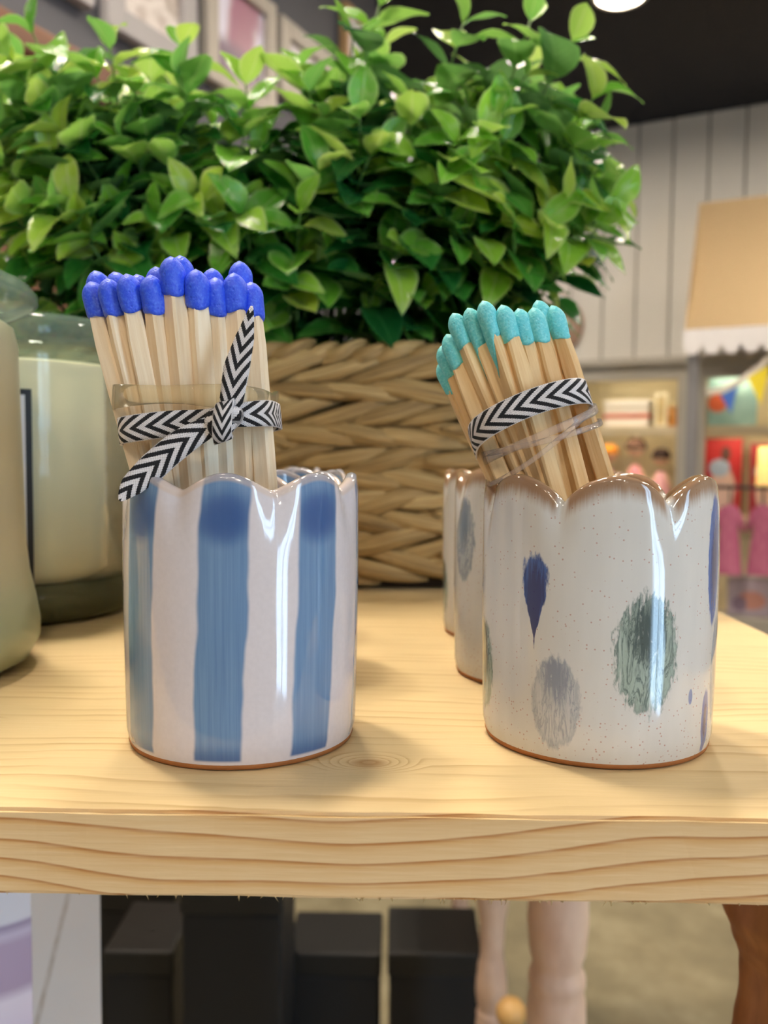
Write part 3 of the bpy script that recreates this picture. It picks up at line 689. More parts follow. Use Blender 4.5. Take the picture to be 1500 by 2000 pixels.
# ribbon on the turquoise matches
axR = (PY(985, 640, DCY) - PY(1075, 930, DCY)).normalized()
cR = PY(1035, 824, DCY)
pts, w = ring(cR, 0.0142, 0.0142, axR, 96, lambda a: 0.0005 * math.cos(a) - .0040 * math.sin(a))
tag(link('ribbon', strip('ribbon', rel(pts, cR), w, 0.0004, [0.0058] * 96, True), None, M_CHEVRON, cR), 'black and white chevron ribbon slung slantwise around the turquoise matches', 'ribbon')
for j, (px, py, lf, wd, lab) in enumerate(((1052, 848, .0022, .0018, 'upper clear plastic tie slanting around the turquoise matches'), (1056, 858, -.0004, .0013, 'middle thin clear plastic tie crossing the turquoise matches'), (1052, 872, .0052, .0011, 'lowest steep clear plastic tie around the turquoise matches'))):
    c = PY(px, py, DCY); pts, w = ring(c, .0138, .0138, axR, 80, lambda a: lf * math.cos(a) + .0004 * math.sin(2 * a + j))
    tag(link('plastic_tie', strip('plastic_tie', rel(pts, c), w, 0.0005, [wd] * 80, True), None, M_BAND_PINK, c), lab, 'plastic tie')

# ------------------------------------------------------------------ candle jars
def jar(x, y, label, body, wax, lid, frost, extra=None):
    g = thing('candle_jar', label, 'candle jar', (x, y, ZS), 0)
    link('glass_body', lathe('glass_body', body, 96, False), g, frost)
    link('wax', lathe('wax', wax, 72, False), g, M_WAX)
    l = link('glass_lid', lathe('glass_lid', lid, 96, False), g, M_GLASS_LID)
    return g
body = [(0, .0008), (.036, .0), (.042, .003), (.0452, .009), (.0455, .014), (.0442, .022), (.0424, .030), (.0416, .038), (.0411, .055), (.0405, .08), (.0400, .099), (.0388, .1045), (.0368, .106), (.0362, .104), (.0366, .094), (.0372, .06), (.0372, .036), (.036, .022), (.034, .010), (0, .008)]
wax = [(0, .0125), (.030, .0125), (.0345, .018), (.0340, .032), (.0328, .06), (.0322, .088), (0, .088)]
lid = [(0, .1022), (.033, .1022), (.0362, .1064), (.039, .1080), (.0440, .1102), (.0460, .1124), (.0460, .1146), (.0436, .1175), (.037, .1208), (.028, .1236), (.014, .1258), (0, .1262)]
j1 = jar(-0.1555, 0.2570, 'frosted green glass candle jar with flared base at the left edge', body, wax, lid, M_GLASS_FROST)
M_GLASS_BASE = clear_mat('thick_green_glass', (0.80, 0.85, 0.70, 1), 0.5, 0.12, srgb(176, 180, 140))
body = [(0, .0008), (.043, 0), (.0475, .003), (.0495, .009), (.0502, .02), (.0502, .100), (.0492, .106), (.0486, .108), (.0475, .108), (.0472, .104), (.0478, .022), (.046, .014), (0, .013)]
wax = [(0, .0165), (.044, .0165), (.0470, .022), (.0470, .1012), (.045, .1022), (0, .1022)]
lid = [(0, .106), (.0455, .106), (.0468, .1086), (.0502, .109), (.0512, .1115), (.0505, .1165), (.0485, .1185), (.044, .1198), (.02, .1210), (0, .1212)]
j2x, j2y = -0.160, 0.366
j2 = jar(j2x, j2y, 'wide glass candle jar of cream wax with black-framed label', body, wax, lid, M_GLASS_CLEAR)
link('glass_base', lathe('glass_base', [(0, .0012), (.0425, .0006), (.0468, .0034), (.0487, .0092), (.0480, .0158), (.044, .0160), (0, .0160)], 80, False), j2, M_GLASS_BASE)
def patch(name, r, a0, a1, z0, z1, th):
    v, f = [], []; n = 24
    for i in range(n + 1):
        a = R(a0 + (a1 - a0) * i / n)
        for rr, z in ((r, z0), (r + th, z0), (r + th, z1), (r, z1)): v.append((rr * math.sin(a), -rr * math.cos(a), z))
    for i in range(n):
        for k in range(4): f.append((i * 4 + k, (i + 1) * 4 + k, (i + 1) * 4 + (k + 1) % 4, i * 4 + (k + 1) % 4))
    f.append((0, 1, 2, 3)); f.append((n * 4 + 3, n * 4 + 2, n * 4 + 1, n * 4)); return mesh(name, v, f, None, False)
def ang_of(px, py, cx, cy, r):                          # angle on the jar where a pixel ray meets its wall
    d = ray(px, py); o = Vector((CP.x - cx, CP.y - cy)); e = Vector((d.x, d.y)); A = e.dot(e); B = 2 * o.dot(e); C = o.dot(o) - r * r
    t_ = (-B - math.sqrt(max(0, B * B - 4 * A * C))) / (2 * A); p = CP + d * t_; return math.degrees(math.atan2(p.x - cx, -(p.y - cy))), p.z - ZS
a1, zt1 = ang_of(61, 760, j2x, j2y, .0504); _, zb1 = ang_of(61, 1140, j2x, j2y, .0504)
lb = link('label', patch('label', .0504, a1 - 72, a1, zb1, zt1, .0003), j2, M_BLACK)
link('label_paper', patch('label_paper', .0507, a1 - 70, a1 - 2.6, zb1 + .0022, zt1 - .0022, .0002), lb, M_LABEL_W)

# ------------------------------------------------------------------ basket
BX0, BX1, BY0, BY1, BH = -0.205, 0.066, 0.437, 0.565, 0.117
bk = thing('basket', 'rectangular woven seagrass basket behind the cups', 'basket', ((BX0 + BX1) / 2, (BY0 + BY1) / 2, ZS))
ox, oy = (BX0 + BX1) / 2, (BY0 + BY1) / 2; hx, hy, rc = (BX1 - BX0) / 2, (BY1 - BY0) / 2, 0.028
def perim(s):
    segs = [('l', (-hx + rc, -hy), (hx - rc, -hy)), ('c', (hx - rc, -hy + rc), -90), ('l', (hx, -hy + rc), (hx, hy - rc)), ('c', (hx - rc, hy - rc), 0),
            ('l', (hx - rc, hy), (-hx + rc, hy)), ('c', (-hx + rc, hy - rc), 90), ('l', (-hx, hy - rc), (-hx, -hy + rc)), ('c', (-hx + rc, -hy + rc), 180)]
    tot = 4 * (hx + hy - 2 * rc) + 2 * math.pi * rc; s = s % tot
    for sg in segs:
        if sg[0] == 'l':
            a, b = Vector(sg[1]), Vector(sg[2]); L = (b - a).length
            if s <= L: d = (b - a) / L; return a + d * s, d
        else:
            L = math.pi / 2 * rc
            if s <= L: w = R(sg[2]) + s / rc; return Vector(sg[1]) + Vector((math.cos(w), math.sin(w))) * rc, Vector((-math.sin(w), math.cos(w)))
        s -= L
    return Vector((-hx + rc, -hy)), Vector((1, 0))
PER = 4 * (hx + hy - 2 * rc) + 2 * math.pi * rc
# hollow dark tub added behind the strands, its colour standing for shade in gaps
v, f = [], []; NP = 96
for i in range(NP):
    p, d = perim(PER * i / NP); nrm = Vector((d.y, -d.x))
    for off, z in ((-.0035, .001), (-.0035, BH), (-.0075, BH), (-.0075, .006)): q = p + nrm * off; v.append((q.x, q.y, z))
for i in range(NP):
    j = (i + 1) % NP
    for k in range(3): f.append((i * 4 + k, j * 4 + k, j * 4 + k + 1, i * 4 + k + 1))
f.append(tuple(i * 4 for i in range(NP))[::-1]); f.append(tuple(i * 4 + 3 for i in range(NP)))
link('core', mesh('core', v, f), bk, M_GAP_DARK)
def strand_mesh(L, hgt, thick, rise, seed):
    rs = random.Random(seed); n, seg = 14, 14; v, f, uv = [], [], []; ph = [rs.uniform(0, 6.28) for _ in range(4)]
    for i in range(n + 1):
        q = i / n; x = L * (q - .5); env = math.sin(math.pi * (0.06 + .88 * q)) ** .7
        zc = rise * math.sin(math.pi * (q - .5)) * .5 * 1.0 + .0007 * math.sin(q * 6 + ph[0]); yc = -thick * .62 * math.sin(math.pi * q) ** .8
        for k in range(seg):
            a = 2 * math.pi * k / seg
            rid = 1 + .10 * math.sin(5 * a + ph[1] + 2.2 * q) + .05 * math.sin(9 * a + ph[2])
            v.append((x, yc + .5 * thick * env * rid * math.sin(a), zc + .5 * hgt * env * rid * math.cos(a))); uv.append((q, k / seg))
    for i in range(n):
        for k in range(seg): m_ = (k + 1) % seg; f.append((i * seg + k, (i + 1) * seg + k, (i + 1) * seg + m_, i * seg + m_))
    f.append(tuple(range(seg))); f.append(tuple(n * seg + k for k in range(seg))[::-1])
    me = mesh('woven_strand', v, f, uv); me.materials.append(M_GRASS); return me
ROWS = 10; RH = (BH - 0.010) / ROWS
sm = [[strand_mesh(.066, .0098, .0078, s * .0105, 10 * q + (s > 0)) for q in range(5)] for s in (-1, 1)]
NS = int(round(PER / 0.0265)); step = PER / NS
for r_ in range(ROWS):
    for i in range(NS):
        s = (i + .5 * (r_ % 2) + random.uniform(-.12, .12)) * step; p, d = perim(s); rz = math.atan2(d.y, d.x)
        o = link('woven_strand', random.choice(sm[r_ % 2]), bk); o.location = (p.x, p.y, .0075 + RH * (r_ + .5) + random.uniform(-.0012, .0012)); o.rotation_euler = (random.uniform(-.12, .12), random.uniform(-.09, .09), rz)
        o.scale = (random.uniform(.9, 1.15), random.uniform(.9, 1.1), random.uniform(.85, 1.12))
rm = [strand_mesh(.030, .0095, .0105, .0085, 70 + q) for q in range(4)]
NR = int(round(PER / .0135))
for i in range(NR):
    p, d = perim(PER * i / NR); nrm = Vector((d.y, -d.x)); p = p - nrm * .004
    o = link('rim_braid', random.choice(rm), bk); o.location = (p.x, p.y, BH + .0015 + random.uniform(-.0006, .0006)); o.rotation_euler = (0.25, 0, math.atan2(d.y, d.x)); o.scale = (random.uniform(.9, 1.1),) * 3

# ------------------------------------------------------------------ the leafy plant
def leaf_arrays(curl, fold, tipb):
    ts = [0, .06, .16, .30, .46, .62, .78, .90, .965, 1.0]; ws = [.035, .06, .34, .54, .62, .58, .42, .23, .09, .01]
    v, uv, f = [], [], []; cs = (-1, -.5, 0, .5, 1)
    for t_, w_ in zip(ts, ws):
        for c in cs:
            y = c * w_ * .5 * math.cos(fold); z = abs(c) * w_ * .5 * math.sin(fold) - curl * t_ * t_ + tipb * math.sin(t_ * math.pi) * .12 + .018 * math.sin(t_ * 9 + c * 2)
            v.append((t_, y, z)); uv.append((t_, .5 + c * .5))
    for i in range(len(ts) - 1):
        for k in range(4): f.append((i * 5 + k, (i + 1) * 5 + k, (i + 1) * 5 + k + 1, i * 5 + k + 1))
    return np.array(v), np.array(uv), f
LV = [leaf_arrays(.10, .30, .3), leaf_arrays(.28, .20, .5), leaf_arrays(.02, .45, -.2), leaf_arrays(.40, .35, .8)]
LM = []
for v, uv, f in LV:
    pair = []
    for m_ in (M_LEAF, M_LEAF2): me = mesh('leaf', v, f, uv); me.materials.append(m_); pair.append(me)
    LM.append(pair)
plant = thing('potted_plant', 'dense bright green leafy plant growing out of the woven basket', 'plant', (ox, oy, ZS + 0.02))
po = plant.location.copy()
env_top = [(-60, 110), (0, 95), (60, 40), (140, 90), (220, 75), (300, 130), (370, 80), (450, 150), (540, 160), (620, 130), (700, 95), (750, 60), (800, 110), (870, 70), (930, 60), (1000, 90), (1060, 110), (1120, 150), (1180, 260), (1215, 400)]
def top_of(px):
    return float(np.interp(px, [e[0] for e in env_top], [e[1] for e in env_top]))
shoots = []
def add_shoot(px, py, y, n, size, bend=0.0):
    tip = PY(px, py, y)
    bx = ox + (tip.x - ox) * random.uniform(.45, .7); by = oy + (tip.y - oy) * random.uniform(.1, .4)
    bx = max(BX0 + .02, min(BX1 - .02, bx)); by = max(BY0 + .022, min(BY1 - .022, by))
    base = Vector((bx, by, ZS + random.uniform(.085, .11)))
    ctl = (base + tip) / 2 + Vector((random.uniform(-.01, .01), random.uniform(-.01, .01), .03 + bend))
    shoots.append((base, ctl, tip, n, size))
for px, py, y, n, s in ((742, 8, .47, 6, .026), (1036, 40, .46, 5, .024), (1118, 78, .455, 5, .026), (1160, 190, .445, 5, .027), (1195, 400, .43, 4, .024), (1175, 330, .45, 4, .024), (62, 62, .45, 5, .025), (215, 95, .45, 5, .025),
                        (360, 95, .46, 5, .026), (905, 45, .47, 5, .024), (15, 110, .44, 5, .026), (480, 165, .46, 5, .025), (590, 135, .47, 5, .025), (690, 75, .47, 5, .025)):
    add_shoot(px, py, y, n, s * 1.4)
cnt = 0
while cnt < 165:
    px = random.uniform(-70, 1180); tp = top_of(px) + 25; bot = 640 - max(0, px - 940) * .85
    if tp > bot: continue
    py = tp + (bot - tp) * random.random() ** .9
    q = (650 - py) / 600; y = 0.408 + 0.055 * q * q + max(0, py - 400) * 1.5e-4 + random.random() ** 1.6 * .085 + max(0, px - 950) * 2.2e-4 * .2
    add_shoot(px, py, y, random.randint(4, 6), random.uniform(.029, .041)); cnt += 1
leaves = []
def basis(x, z):
    x = x.normalized(); z = (z - x * z.dot(x)); 
    if z.length < 1e-4: z = Vector((0, 0, 1)) - x * x.z
    z.normalize(); y = z.cross(x); return Matrix((x, y, z)).transposed()
for base, ctl, tip, n, size in shoots:
    P = [base * (1 - s) ** 2 + ctl * 2 * s * (1 - s) + tip * s * s for s in np.linspace(0, 1, 9)]
    st = link('stem', tube('stem', [p - po for p in P], [.0011 - .0006 * k / 8 for k in range(9)], 5), plant, M_STEM)
    Ltot = (tip - base).length; spin = random.uniform(0, 6.28)
    for k in range(n):
        s = 1 - (k * 0.0155 + .001) / max(Ltot, .05)
        if s < .12: break
        p = base * (1 - s) ** 2 + ctl * 2 * s * (1 - s) + tip * s * s
        d = ((ctl - base) * 2 * (1 - s) + (tip - ctl) * 2 * s).normalized()
        u = d.cross(Vector((0.3, 0.9, .2))); u.normalize(); w_ = d.cross(u); ang = spin + k * math.pi / 2
        sz = size * (0.62 if k == 0 else .85 if k == 1 else 1) * random.uniform(.85, 1.15)
        for sgn in (1, -1):
            side = (u * math.cos(ang) + w_ * math.sin(ang)) * sgn
            elev = random.uniform(.9, 1.5) if k == 0 else random.uniform(.15, .7)
            x = side + d * elev + Vector((0, -.12, random.uniform(-.45, .15)))
            zn = d + Vector((random.uniform(-.35, .35), -.35 + random.uniform(-.3, .3), .35))
            q = p + x.normalized() * sz
            if q.z < ZS + .122 and q.y > BY0 - .004: continue             # keep clear of the basket
            if q.z < ZS + .116: continue
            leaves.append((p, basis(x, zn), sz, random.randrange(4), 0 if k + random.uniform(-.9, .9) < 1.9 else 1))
print('leaves', len(leaves))
order = sorted(range(len(leaves)), key=lambda i: (leaves[i][0] - CP).length)
near = set(order[:300]); SV, SU, SF, off = [], [], [], 0
SM = []
for i, (p, B, sz, k, old_shaded) in enumerate(leaves):
    if i in near:
        o = link('leaf', LM[k][old_shaded], plant); o.matrix_parent_inverse = Matrix.Identity(4)
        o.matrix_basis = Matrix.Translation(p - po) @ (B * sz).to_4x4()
    else:
        v, uv, f = LV[k]; A = np.array(B) * sz
        SV.append(v @ A.T + np.array(p - po)); SU.append(uv); SM += [old_shaded] * len(f); SF += [tuple(a + off for a in q) for q in f]; off += len(v)
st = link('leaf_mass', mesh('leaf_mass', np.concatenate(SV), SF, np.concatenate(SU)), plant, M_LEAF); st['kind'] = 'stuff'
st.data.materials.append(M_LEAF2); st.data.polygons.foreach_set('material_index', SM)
v = []
soil = link('moss_bed', lathe('moss_bed', [(0, 0), (.054, 0), (.054, .07), (.03, .074), (0, .075)], 24, False), plant, plain('dark_moss', srgb(34, 44, 22), .9, .2, 90)); soil.scale = (2.0, .95, 1)

# ------------------------------------------------------------------ back wall: shelving, awning, goods
KU = 3.92                                               # front face of the built-in shelving
zA = HK(1250, 742, KU).z; zTop = HK(1250, 700, KU).z
xL = HK(1040, 800, KU).x; xP0 = HK(1322, 820, KU).x; xP1 = HK(1376, 820, KU).x; xR = xP1 + 1.1; xM = HK(1135, 800, KU).x
b0 = Vector((xP0, KU, 0))
su = room_thing('shelving_unit', 'grey built-in shelving with cream back along the white boarded wall', 'shelving', b0)
rbox('header', (xL, KU, zA), (xR, KU + .04, zTop - .03), M_TRIM, su, b0)
rbox('cornice', (xL - .02, KU - .03, zTop - .03), (xR, KB - .02, zTop), M_TRIM, su, b0)
for x0, x1 in ((xL, xM), (xP0, xP1), (xR - .06, xR)): rbox('stile', (x0, KU, 0), (x1, KU + .04, zA), M_TRIM, su, b0)
for x0 in (xP0 + .03, ): rbox('divider', (x0, KU + .04, 0), (x0 + .03, KB - .04, zA), M_TRIM, su, b0)
rbox('back_panel', (xL, KB - .04, 0), (xR, KB - .025, zTop - .03), M_CREAM, su, b0)
zs1 = HK(1250, 834, KU + .1).z; zs2 = HK(1250, 985, KU + .1).z; zs3 = HK(1450, 1205, KU + .1).z
for z in (zs1, zs2): rbox('shelf_board', (xL + .01, KU + .045, z - .025), (xP0 + .03, KB - .045, z), M_SHELFW, su, b0)
for z in (zs1, zs3): rbox('shelf_board', (xP1 - .01, KU + .045, z - .025), (xR - .06, KB - .045, z), M_SHELFW, su, b0)
t = NT('strip_glow'); em = t.n('ShaderNodeEmission', Color=(1.0, 0.86, 0.62, 1), Strength=22.0); t.set(t.out.inputs['Surface'], em.outputs[0])
for x0, x1, z in ((xM, xP0, zA + .016), (xP1, xR - .07, zA + .016), (xM, xP0, zs1 - .026), (xP1, xR - .07, zs1 - .026)): rbox('light_strip', (x0 + .02, KU + .048, z - .006), (x1 - .02, KU + .062, z), t.m, su, b0, 0.001)  # header strips inferred from bright bay tops; lower ones added to brighten bays
for x0, x1 in ((xM, xP0), (xP1, xR - .06)): rbox('shelf_lip', (x0, KU + .030, zs1 - .040), (x1, KU + .045, zs1), M_SHELFW, su, b0, 0.002)  # lip added under the shelf to hide the lower strips
# goods on the left bay shelf
def room_item(name, label, cat, px0, px1, k, z, group=None):
    a_, b_ = HK(px0, 800, k).x, HK(px1, 800, k).x; base = Vector(((a_ + b_) / 2, k, z))
    return room_thing(name, label, cat, base, group), (b_ - a_)
kg = KU + .12
g, w_ = room_item('gift_box', 'white gift box with a red band on the cream shelf', 'box', 1180, 1266, kg, zs1)
h_ = HK(1220, 782, kg).z - zs1
link('box_body', box_mesh('box_body', (-w_ / 2, 0, 0), (w_ / 2, .10, h_ * .8), .004), g, plain('white_card', srgb(240, 232, 222), .5, .02))
link('box_lid', box_mesh('box_lid', (-w_ / 2 - .004, -.004, h_ * .78), (w_ / 2 + .004, .104, h_), .004), g, plain('white_card_lid', srgb(244, 238, 230), .5, .02))
link('red_band', box_mesh('red_band', (-w_ / 2 - .002, -.002, h_ * .34), (w_ / 2 + .002, .102, h_ * .5), .001), g, plain('red_paper', srgb(206, 104, 84), .5, .05))
g, w_ = room_item('photo_frame', 'small cream photo frame beside the white gift box', 'frame', 1278, 1303, kg, zs1)
h_ = HK(1290, 768, kg).z - zs1
for nm, lo, hi in (('frame_side', (-w_ / 2, 0, 0), (-w_ / 2 + .012, .02, h_)), ('frame_side', (w_ / 2 - .012, 0, 0), (w_ / 2, .02, h_)), ('frame_bar', (-w_ / 2 + .012, 0, h_ - .012), (w_ / 2 - .012, .02, h_)), ('frame_bar', (-w_ / 2 + .012, 0, 0), (w_ / 2 - .012, .02, .012))):
    link(nm, box_mesh(nm, lo, hi, .002), g, plain('cream_frame', srgb(246, 236, 208), .4, .02))
link('picture', box_mesh('picture', (-w_ / 2 + .012, .008, .012), (w_ / 2 - .012, .014, h_ - .012)), g, plain('tan_picture', srgb(206, 184, 132), .5, .15, 20))
g, w_ = room_item('storage_tin', 'orange and cream tin at the right end of the cream shelf', 'tin', 1304, 1322, kg + .03, zs1)
h_ = HK(1310, 785, kg).z - zs1
link('tin_body', lathe('tin_body', [(0, 0), (w_ * .5, 0), (w_ * .5, h_ * .8), (0, h_ * .8)], 32, False), g, plain('orange_tin', srgb(220, 156, 84), .4, .1, 20)); link('tin_lid', lathe('tin_lid', [(0, h_ * .8), (w_ * .54, h_ * .8), (w_ * .54, h_ * .94), (w_ * .3, h_), (0, h_)], 32, False), g, plain('cream_tin', srgb(238, 220, 176), .4, .03))
M_SKIN = plain('doll_cloth', srgb(232, 190, 160), .8, .03)
def doll(px, ptop, hair, dress, label, w=46):
    k = KU + .14; g, w_ = room_item('doll', label, 'doll', px - w / 2, px + w / 2, k, zs2, 'dolls on the shelf')
    H = HK(px, ptop, k).z - zs2; r = w_ * .36
    link('doll_dress', lathe('doll_dress', [(0, 0), (w_ * .5, 0), (w_ * .52, H * .06), (w_ * .36, H * .35), (w_ * .24, H * .52), (w_ * .16, H * .58), (0, H * .60)], 24, False), g, plain('dress_cloth', dress, .85, .06, 30))
    hd = link('head', lathe('head', [(r * math.sin(a), H - r * 1.05 - r * math.cos(a) * 1.05) for a in np.linspace(0, math.pi, 14)], 24, False), g, M_SKIN)
    hr = link('hair', lathe('hair', [(0, H - .55 * r), (r * 1.0, H - r * 1.15), (r * 1.14, H - r * 1.2), (r * 1.16, H - r * .8), (r * .8, H - r * .12), (r * .3, H + r * .06), (0, H + r * .08)], 24, False), hd, plain('hair_yarn', hair, .9, .15, 60))
    for s in (-1, 1): link('arm', tube('arm', [(s * w_ * .15, 0, H * .54), (s * w_ * .34, -.01, H * .42), (s * w_ * .46, -.02, H * .30)], [w_ * .07, w_ * .065, w_ * .06], 8), g, M_SKIN)
doll(1192, 868, srgb(206, 132, 44), srgb(240, 196, 190), 'doll with ginger hair and pale pink dress on the shelf')
doll(1244, 856, srgb(92, 66, 54), srgb(226, 150, 158), 'doll with dark brown hair and rose dress, tallest on the shelf', 50)
doll(1294, 876, srgb(54, 36, 30), srgb(236, 176, 180), 'doll with near-black hair next to the grey post')
# right bay
kg = KU + .10
g, w_ = room_item('picture_book', 'teal picture book with an orange shape under the bunting', 'book', 1382, 1478, kg, zs1)
h_ = HK(1430, 728, kg).z - zs1
t = NT('teal_cover'); x, y, z = t.xyz(t.coord()); n_ = t.noise(t.coord(), 14, 3)
c = t.mix(n_, srgb(120, 170, 168), srgb(192, 222, 212)); d = t.M('SQRT', t.M('ADD', t.M('POWER', t.M('ADD', x, w_ * .30), 2), t.M('POWER', t.M('SUBTRACT', z, h_ * .44), 2)))
t.p(Base_Color=t.mix(t.smooth(d, w_ * .24, w_ * .17), c, srgb(222, 104, 62)), Roughness=.5); M_TEALB = t.m
link('cover', box_mesh('cover', (-w_ / 2, 0, 0), (w_ / 2, .004, h_), .001), g, M_TEALB); link('pages', box_mesh('pages', (-w_ / 2 + .003, .004, .004), (w_ / 2 - .004, .018, h_ - .004)), g, M_LABEL_W); link('cover', box_mesh('cover', (-w_ / 2, .018, 0), (w_ / 2, .022, h_), .001), g, M_TEALB)
def art_mat(name, bg, spots):
    t = NT(name); x, y, z = t.xyz(t.coord()); c = t.mix(t.noise(t.coord(), 25, 3), tuple(q * .85 for q in bg[:3]) + (1,), bg)
    for cx, cz, rx, rz_, col in spots:
        dx = t.M('DIVIDE', t.M('SUBTRACT', x, cx), rx); dz = t.M('DIVIDE', t.M('SUBTRACT', z, cz), rz_)
        d = t.M('ADD', t.M('ADD', t.M('MULTIPLY', dx, dx), t.M('MULTIPLY', dz, dz)), t.M('MULTIPLY', t.noise(t.coord(), 30, 2), .4)); c = t.mix(t.smooth(d, 1.3, .9), c, col)
    t.p(Base_Color=c, Roughness=.5); return t.m
zmid = HK(1440, 1010, KU + .1).z
rbox('shelf_board', (xP1 - .01, KU + .10, zmid - .02), (xR - .06, KB - .045, zmid), M_SHELFW, su, b0)
for px0, px1, top, lab, bg in ((1380, 1452, 856, 'red picture book with a pale figure on its cover', srgb(196, 44, 46)), (1468, 1545, 866, 'dark red picture book at the right frame edge', srgb(160, 36, 48))):
    kg = KU + .16; g, w_ = room_item('picture_book', lab, 'book', px0, px1, kg, zmid); h_ = HK((px0 + px1) / 2, top, kg).z - zmid
    mt = art_mat('red_cover', bg, [(0, h_ * .35, w_ * .36, h_ * .3, srgb(228, 196, 184)), (-w_ * .1, h_ * .62, w_ * .3, h_ * .12, srgb(170, 190, 214)), (0.01, h_ * .8, w_ * .14, h_ * .1, srgb(90, 60, 50))])
    link('cover', box_mesh('cover', (-w_ / 2, 0, 0), (w_ / 2, .004, h_), .001), g, mt); link('pages', box_mesh('pages', (-w_ / 2 + .003, .004, .004), (w_ / 2 - .004, .018, h_ - .004)), g, M_LABEL_W); link('cover', box_mesh('cover', (-w_ / 2, .018, 0), (w_ / 2, .022, h_), .001), g, mt)
# pink dresses hanging from a rail in front of the shelves
M_PINKC = grain('pink_corduroy', srgb(176, 84, 120), srgb(208, 124, 154), (14, 14, 3), .8)
kr = KU - .28; zr = HK(1440, 952, kr).z
xa, xb = HK(1392, 900, kr).x, HK(1580, 900, kr).x
rail = room_thing('clothes_rail', 'dark metal rail carrying the pink dresses', 'rail', Vector((xa, kr, 0)))
M_DKM = plain('dark_metal', srgb(60, 58, 62), .4, .05)
link('bar', tube('bar', [(0, 0, zr), (xb - xa, 0, zr)], .008, 12), rail, M_DKM)
for x in (0.0, xb - xa): link('upright', tube('upright', [(x, 0, 0), (x, 0, zr)], .008, 12), rail, M_DKM); link('foot_bar', tube('foot_bar', [(x, -.12, .01), (x, .06, .01)], .01, 10), rail, M_DKM)
def dress(px0, px1, top, bot, label):
    a_, b_ = HK(px0, 1000, kr).x, HK(px1, 1000, kr).x; w_ = b_ - a_; zb_ = HK(px0, bot, kr).z; ztp = HK(px0, top, kr).z; H = ztp - zb_
    g = room_thing('dress', label, 'dress', Vector(((a_ + b_) / 2, kr, zb_)), 'pink dresses on the rail')
    v, f = [], []; n, seg = 16, 36
    for i in range(n + 1):
        q = i / n; sh = np.interp(q, [0, .45, .62, .8, .93, 1.0], [.5, .40, .34, .38, .36, .16]) * w_
        for k in range(seg):
            a = 2 * math.pi * k / seg; pl = 1 + .07 * math.sin(9 * a) * (1 - q)
            v.append((sh * pl * math.cos(a), .35 * sh * pl * math.sin(a), H * q))
    for i in range(n):
        for k in range(seg): m_ = (k + 1) % seg; f.append((i * seg + k, i * seg + m_, (i + 1) * seg + m_, (i + 1) * seg + k))
    f.append(tuple(n * seg + k for k in range(seg)))
    link('bodice_and_skirt', mesh('dress', v, f), g, M_PINKC)
    for s in (-1, 1): link('sleeve', tube('sleeve', [(s * .26 * w_, 0, H * .93), (s * .42 * w_, 0, H * .80), (s * .50 * w_, 0, H * .62)], [.09 * w_, .10 * w_, .085 * w_], 12), g, M_PINKC)
    link('hanger', tube('hanger', [(-.3 * w_, 0, H * .95), (0, 0, H * 1.0), (0, 0, zr - zb_ + .012)], .004, 6), g, M_DKM)
dress(1398, 1452, 985, 1120, 'pink dress hanging left on the rail beside the grey post')
dress(1462, 1520, 985, 1122, 'pink dress hanging right on the rail at the frame edge')
# framed print standing low
kg = KU - .16; z0 = 0.0
pb = HK(1430, 1205, kg); zb_ = pb.z
crate = room_thing('display_crate', 'low white crate under the pink dresses', 'crate', Vector((HK(1475, 1200, kg).x, kg + .12, 0)))
link('crate_body', box_mesh('crate_body', (-.16, -.12, 0), (.22, .02, zb_), .006), crate, M_TRIM)
g, w_ = room_item('boxed_toy', 'boxed toy with a pale printed front standing on the crate', 'box', 1432, 1530, kg + .06, zb_)
h_ = HK(1480, 1128, kg + .06).z - zb_
link('carton', box_mesh('carton', (-w_ / 2, 0, 0), (w_ / 2, .08, h_), .003), g, art_mat('toy_print', srgb(186, 170, 182), [(0, h_ * .4, w_ * .3, h_ * .25, srgb(196, 140, 126)), (-w_ * .25, h_ * .3, w_ * .16, h_ * .2, srgb(140, 120, 140))]))
link('carton_rim', box_mesh('carton_rim', (-w_ / 2 - .003, -.003, h_ - .012), (w_ / 2 + .003, .083, h_ + .003), .002), g, plain('grey_card', srgb(164, 152, 150), .6))
# awning stand
kt, kf = KU - .02, KU - .50
p0 = HK(1366, 397, kt); p1 = HK(1337, 648, kf); xr_ = p1.x + 1.0
aw = room_thing('awning_stall', 'tan fabric awning with white scalloped edge on added grey posts', 'awning', Vector((p1.x, kf, 0)))
def R0(x, k, z): return (x - p1.x, k - kf, z)
v = []; f = []; n = 12
for i in range(n + 1):
    q = i / n; x0 = p0.x + (p1.x - p0.x) * q; k = kt + (kf - kt) * q; z = p0.z + (p1.z - p0.z) * q - .03 * math.sin(q * math.pi)
    for dz in (0, -.004): v += [R0(x0, k, z + dz), R0(xr_, k, z + dz)]
for i in range(n):
    b_ = i * 4; f += [(b_, b_ + 1, b_ + 5, b_ + 4), (b_ + 3, b_ + 2, b_ + 6, b_ + 7), (b_ + 2, b_, b_ + 4, b_ + 6), (b_ + 1, b_ + 3, b_ + 7, b_ + 5)]
M_TAN = grain('tan_canvas', srgb(186, 160, 122), srgb(199, 173, 134), (30, 30, 30), .8)
link('canopy', mesh('canopy', v, f), aw, M_TAN)
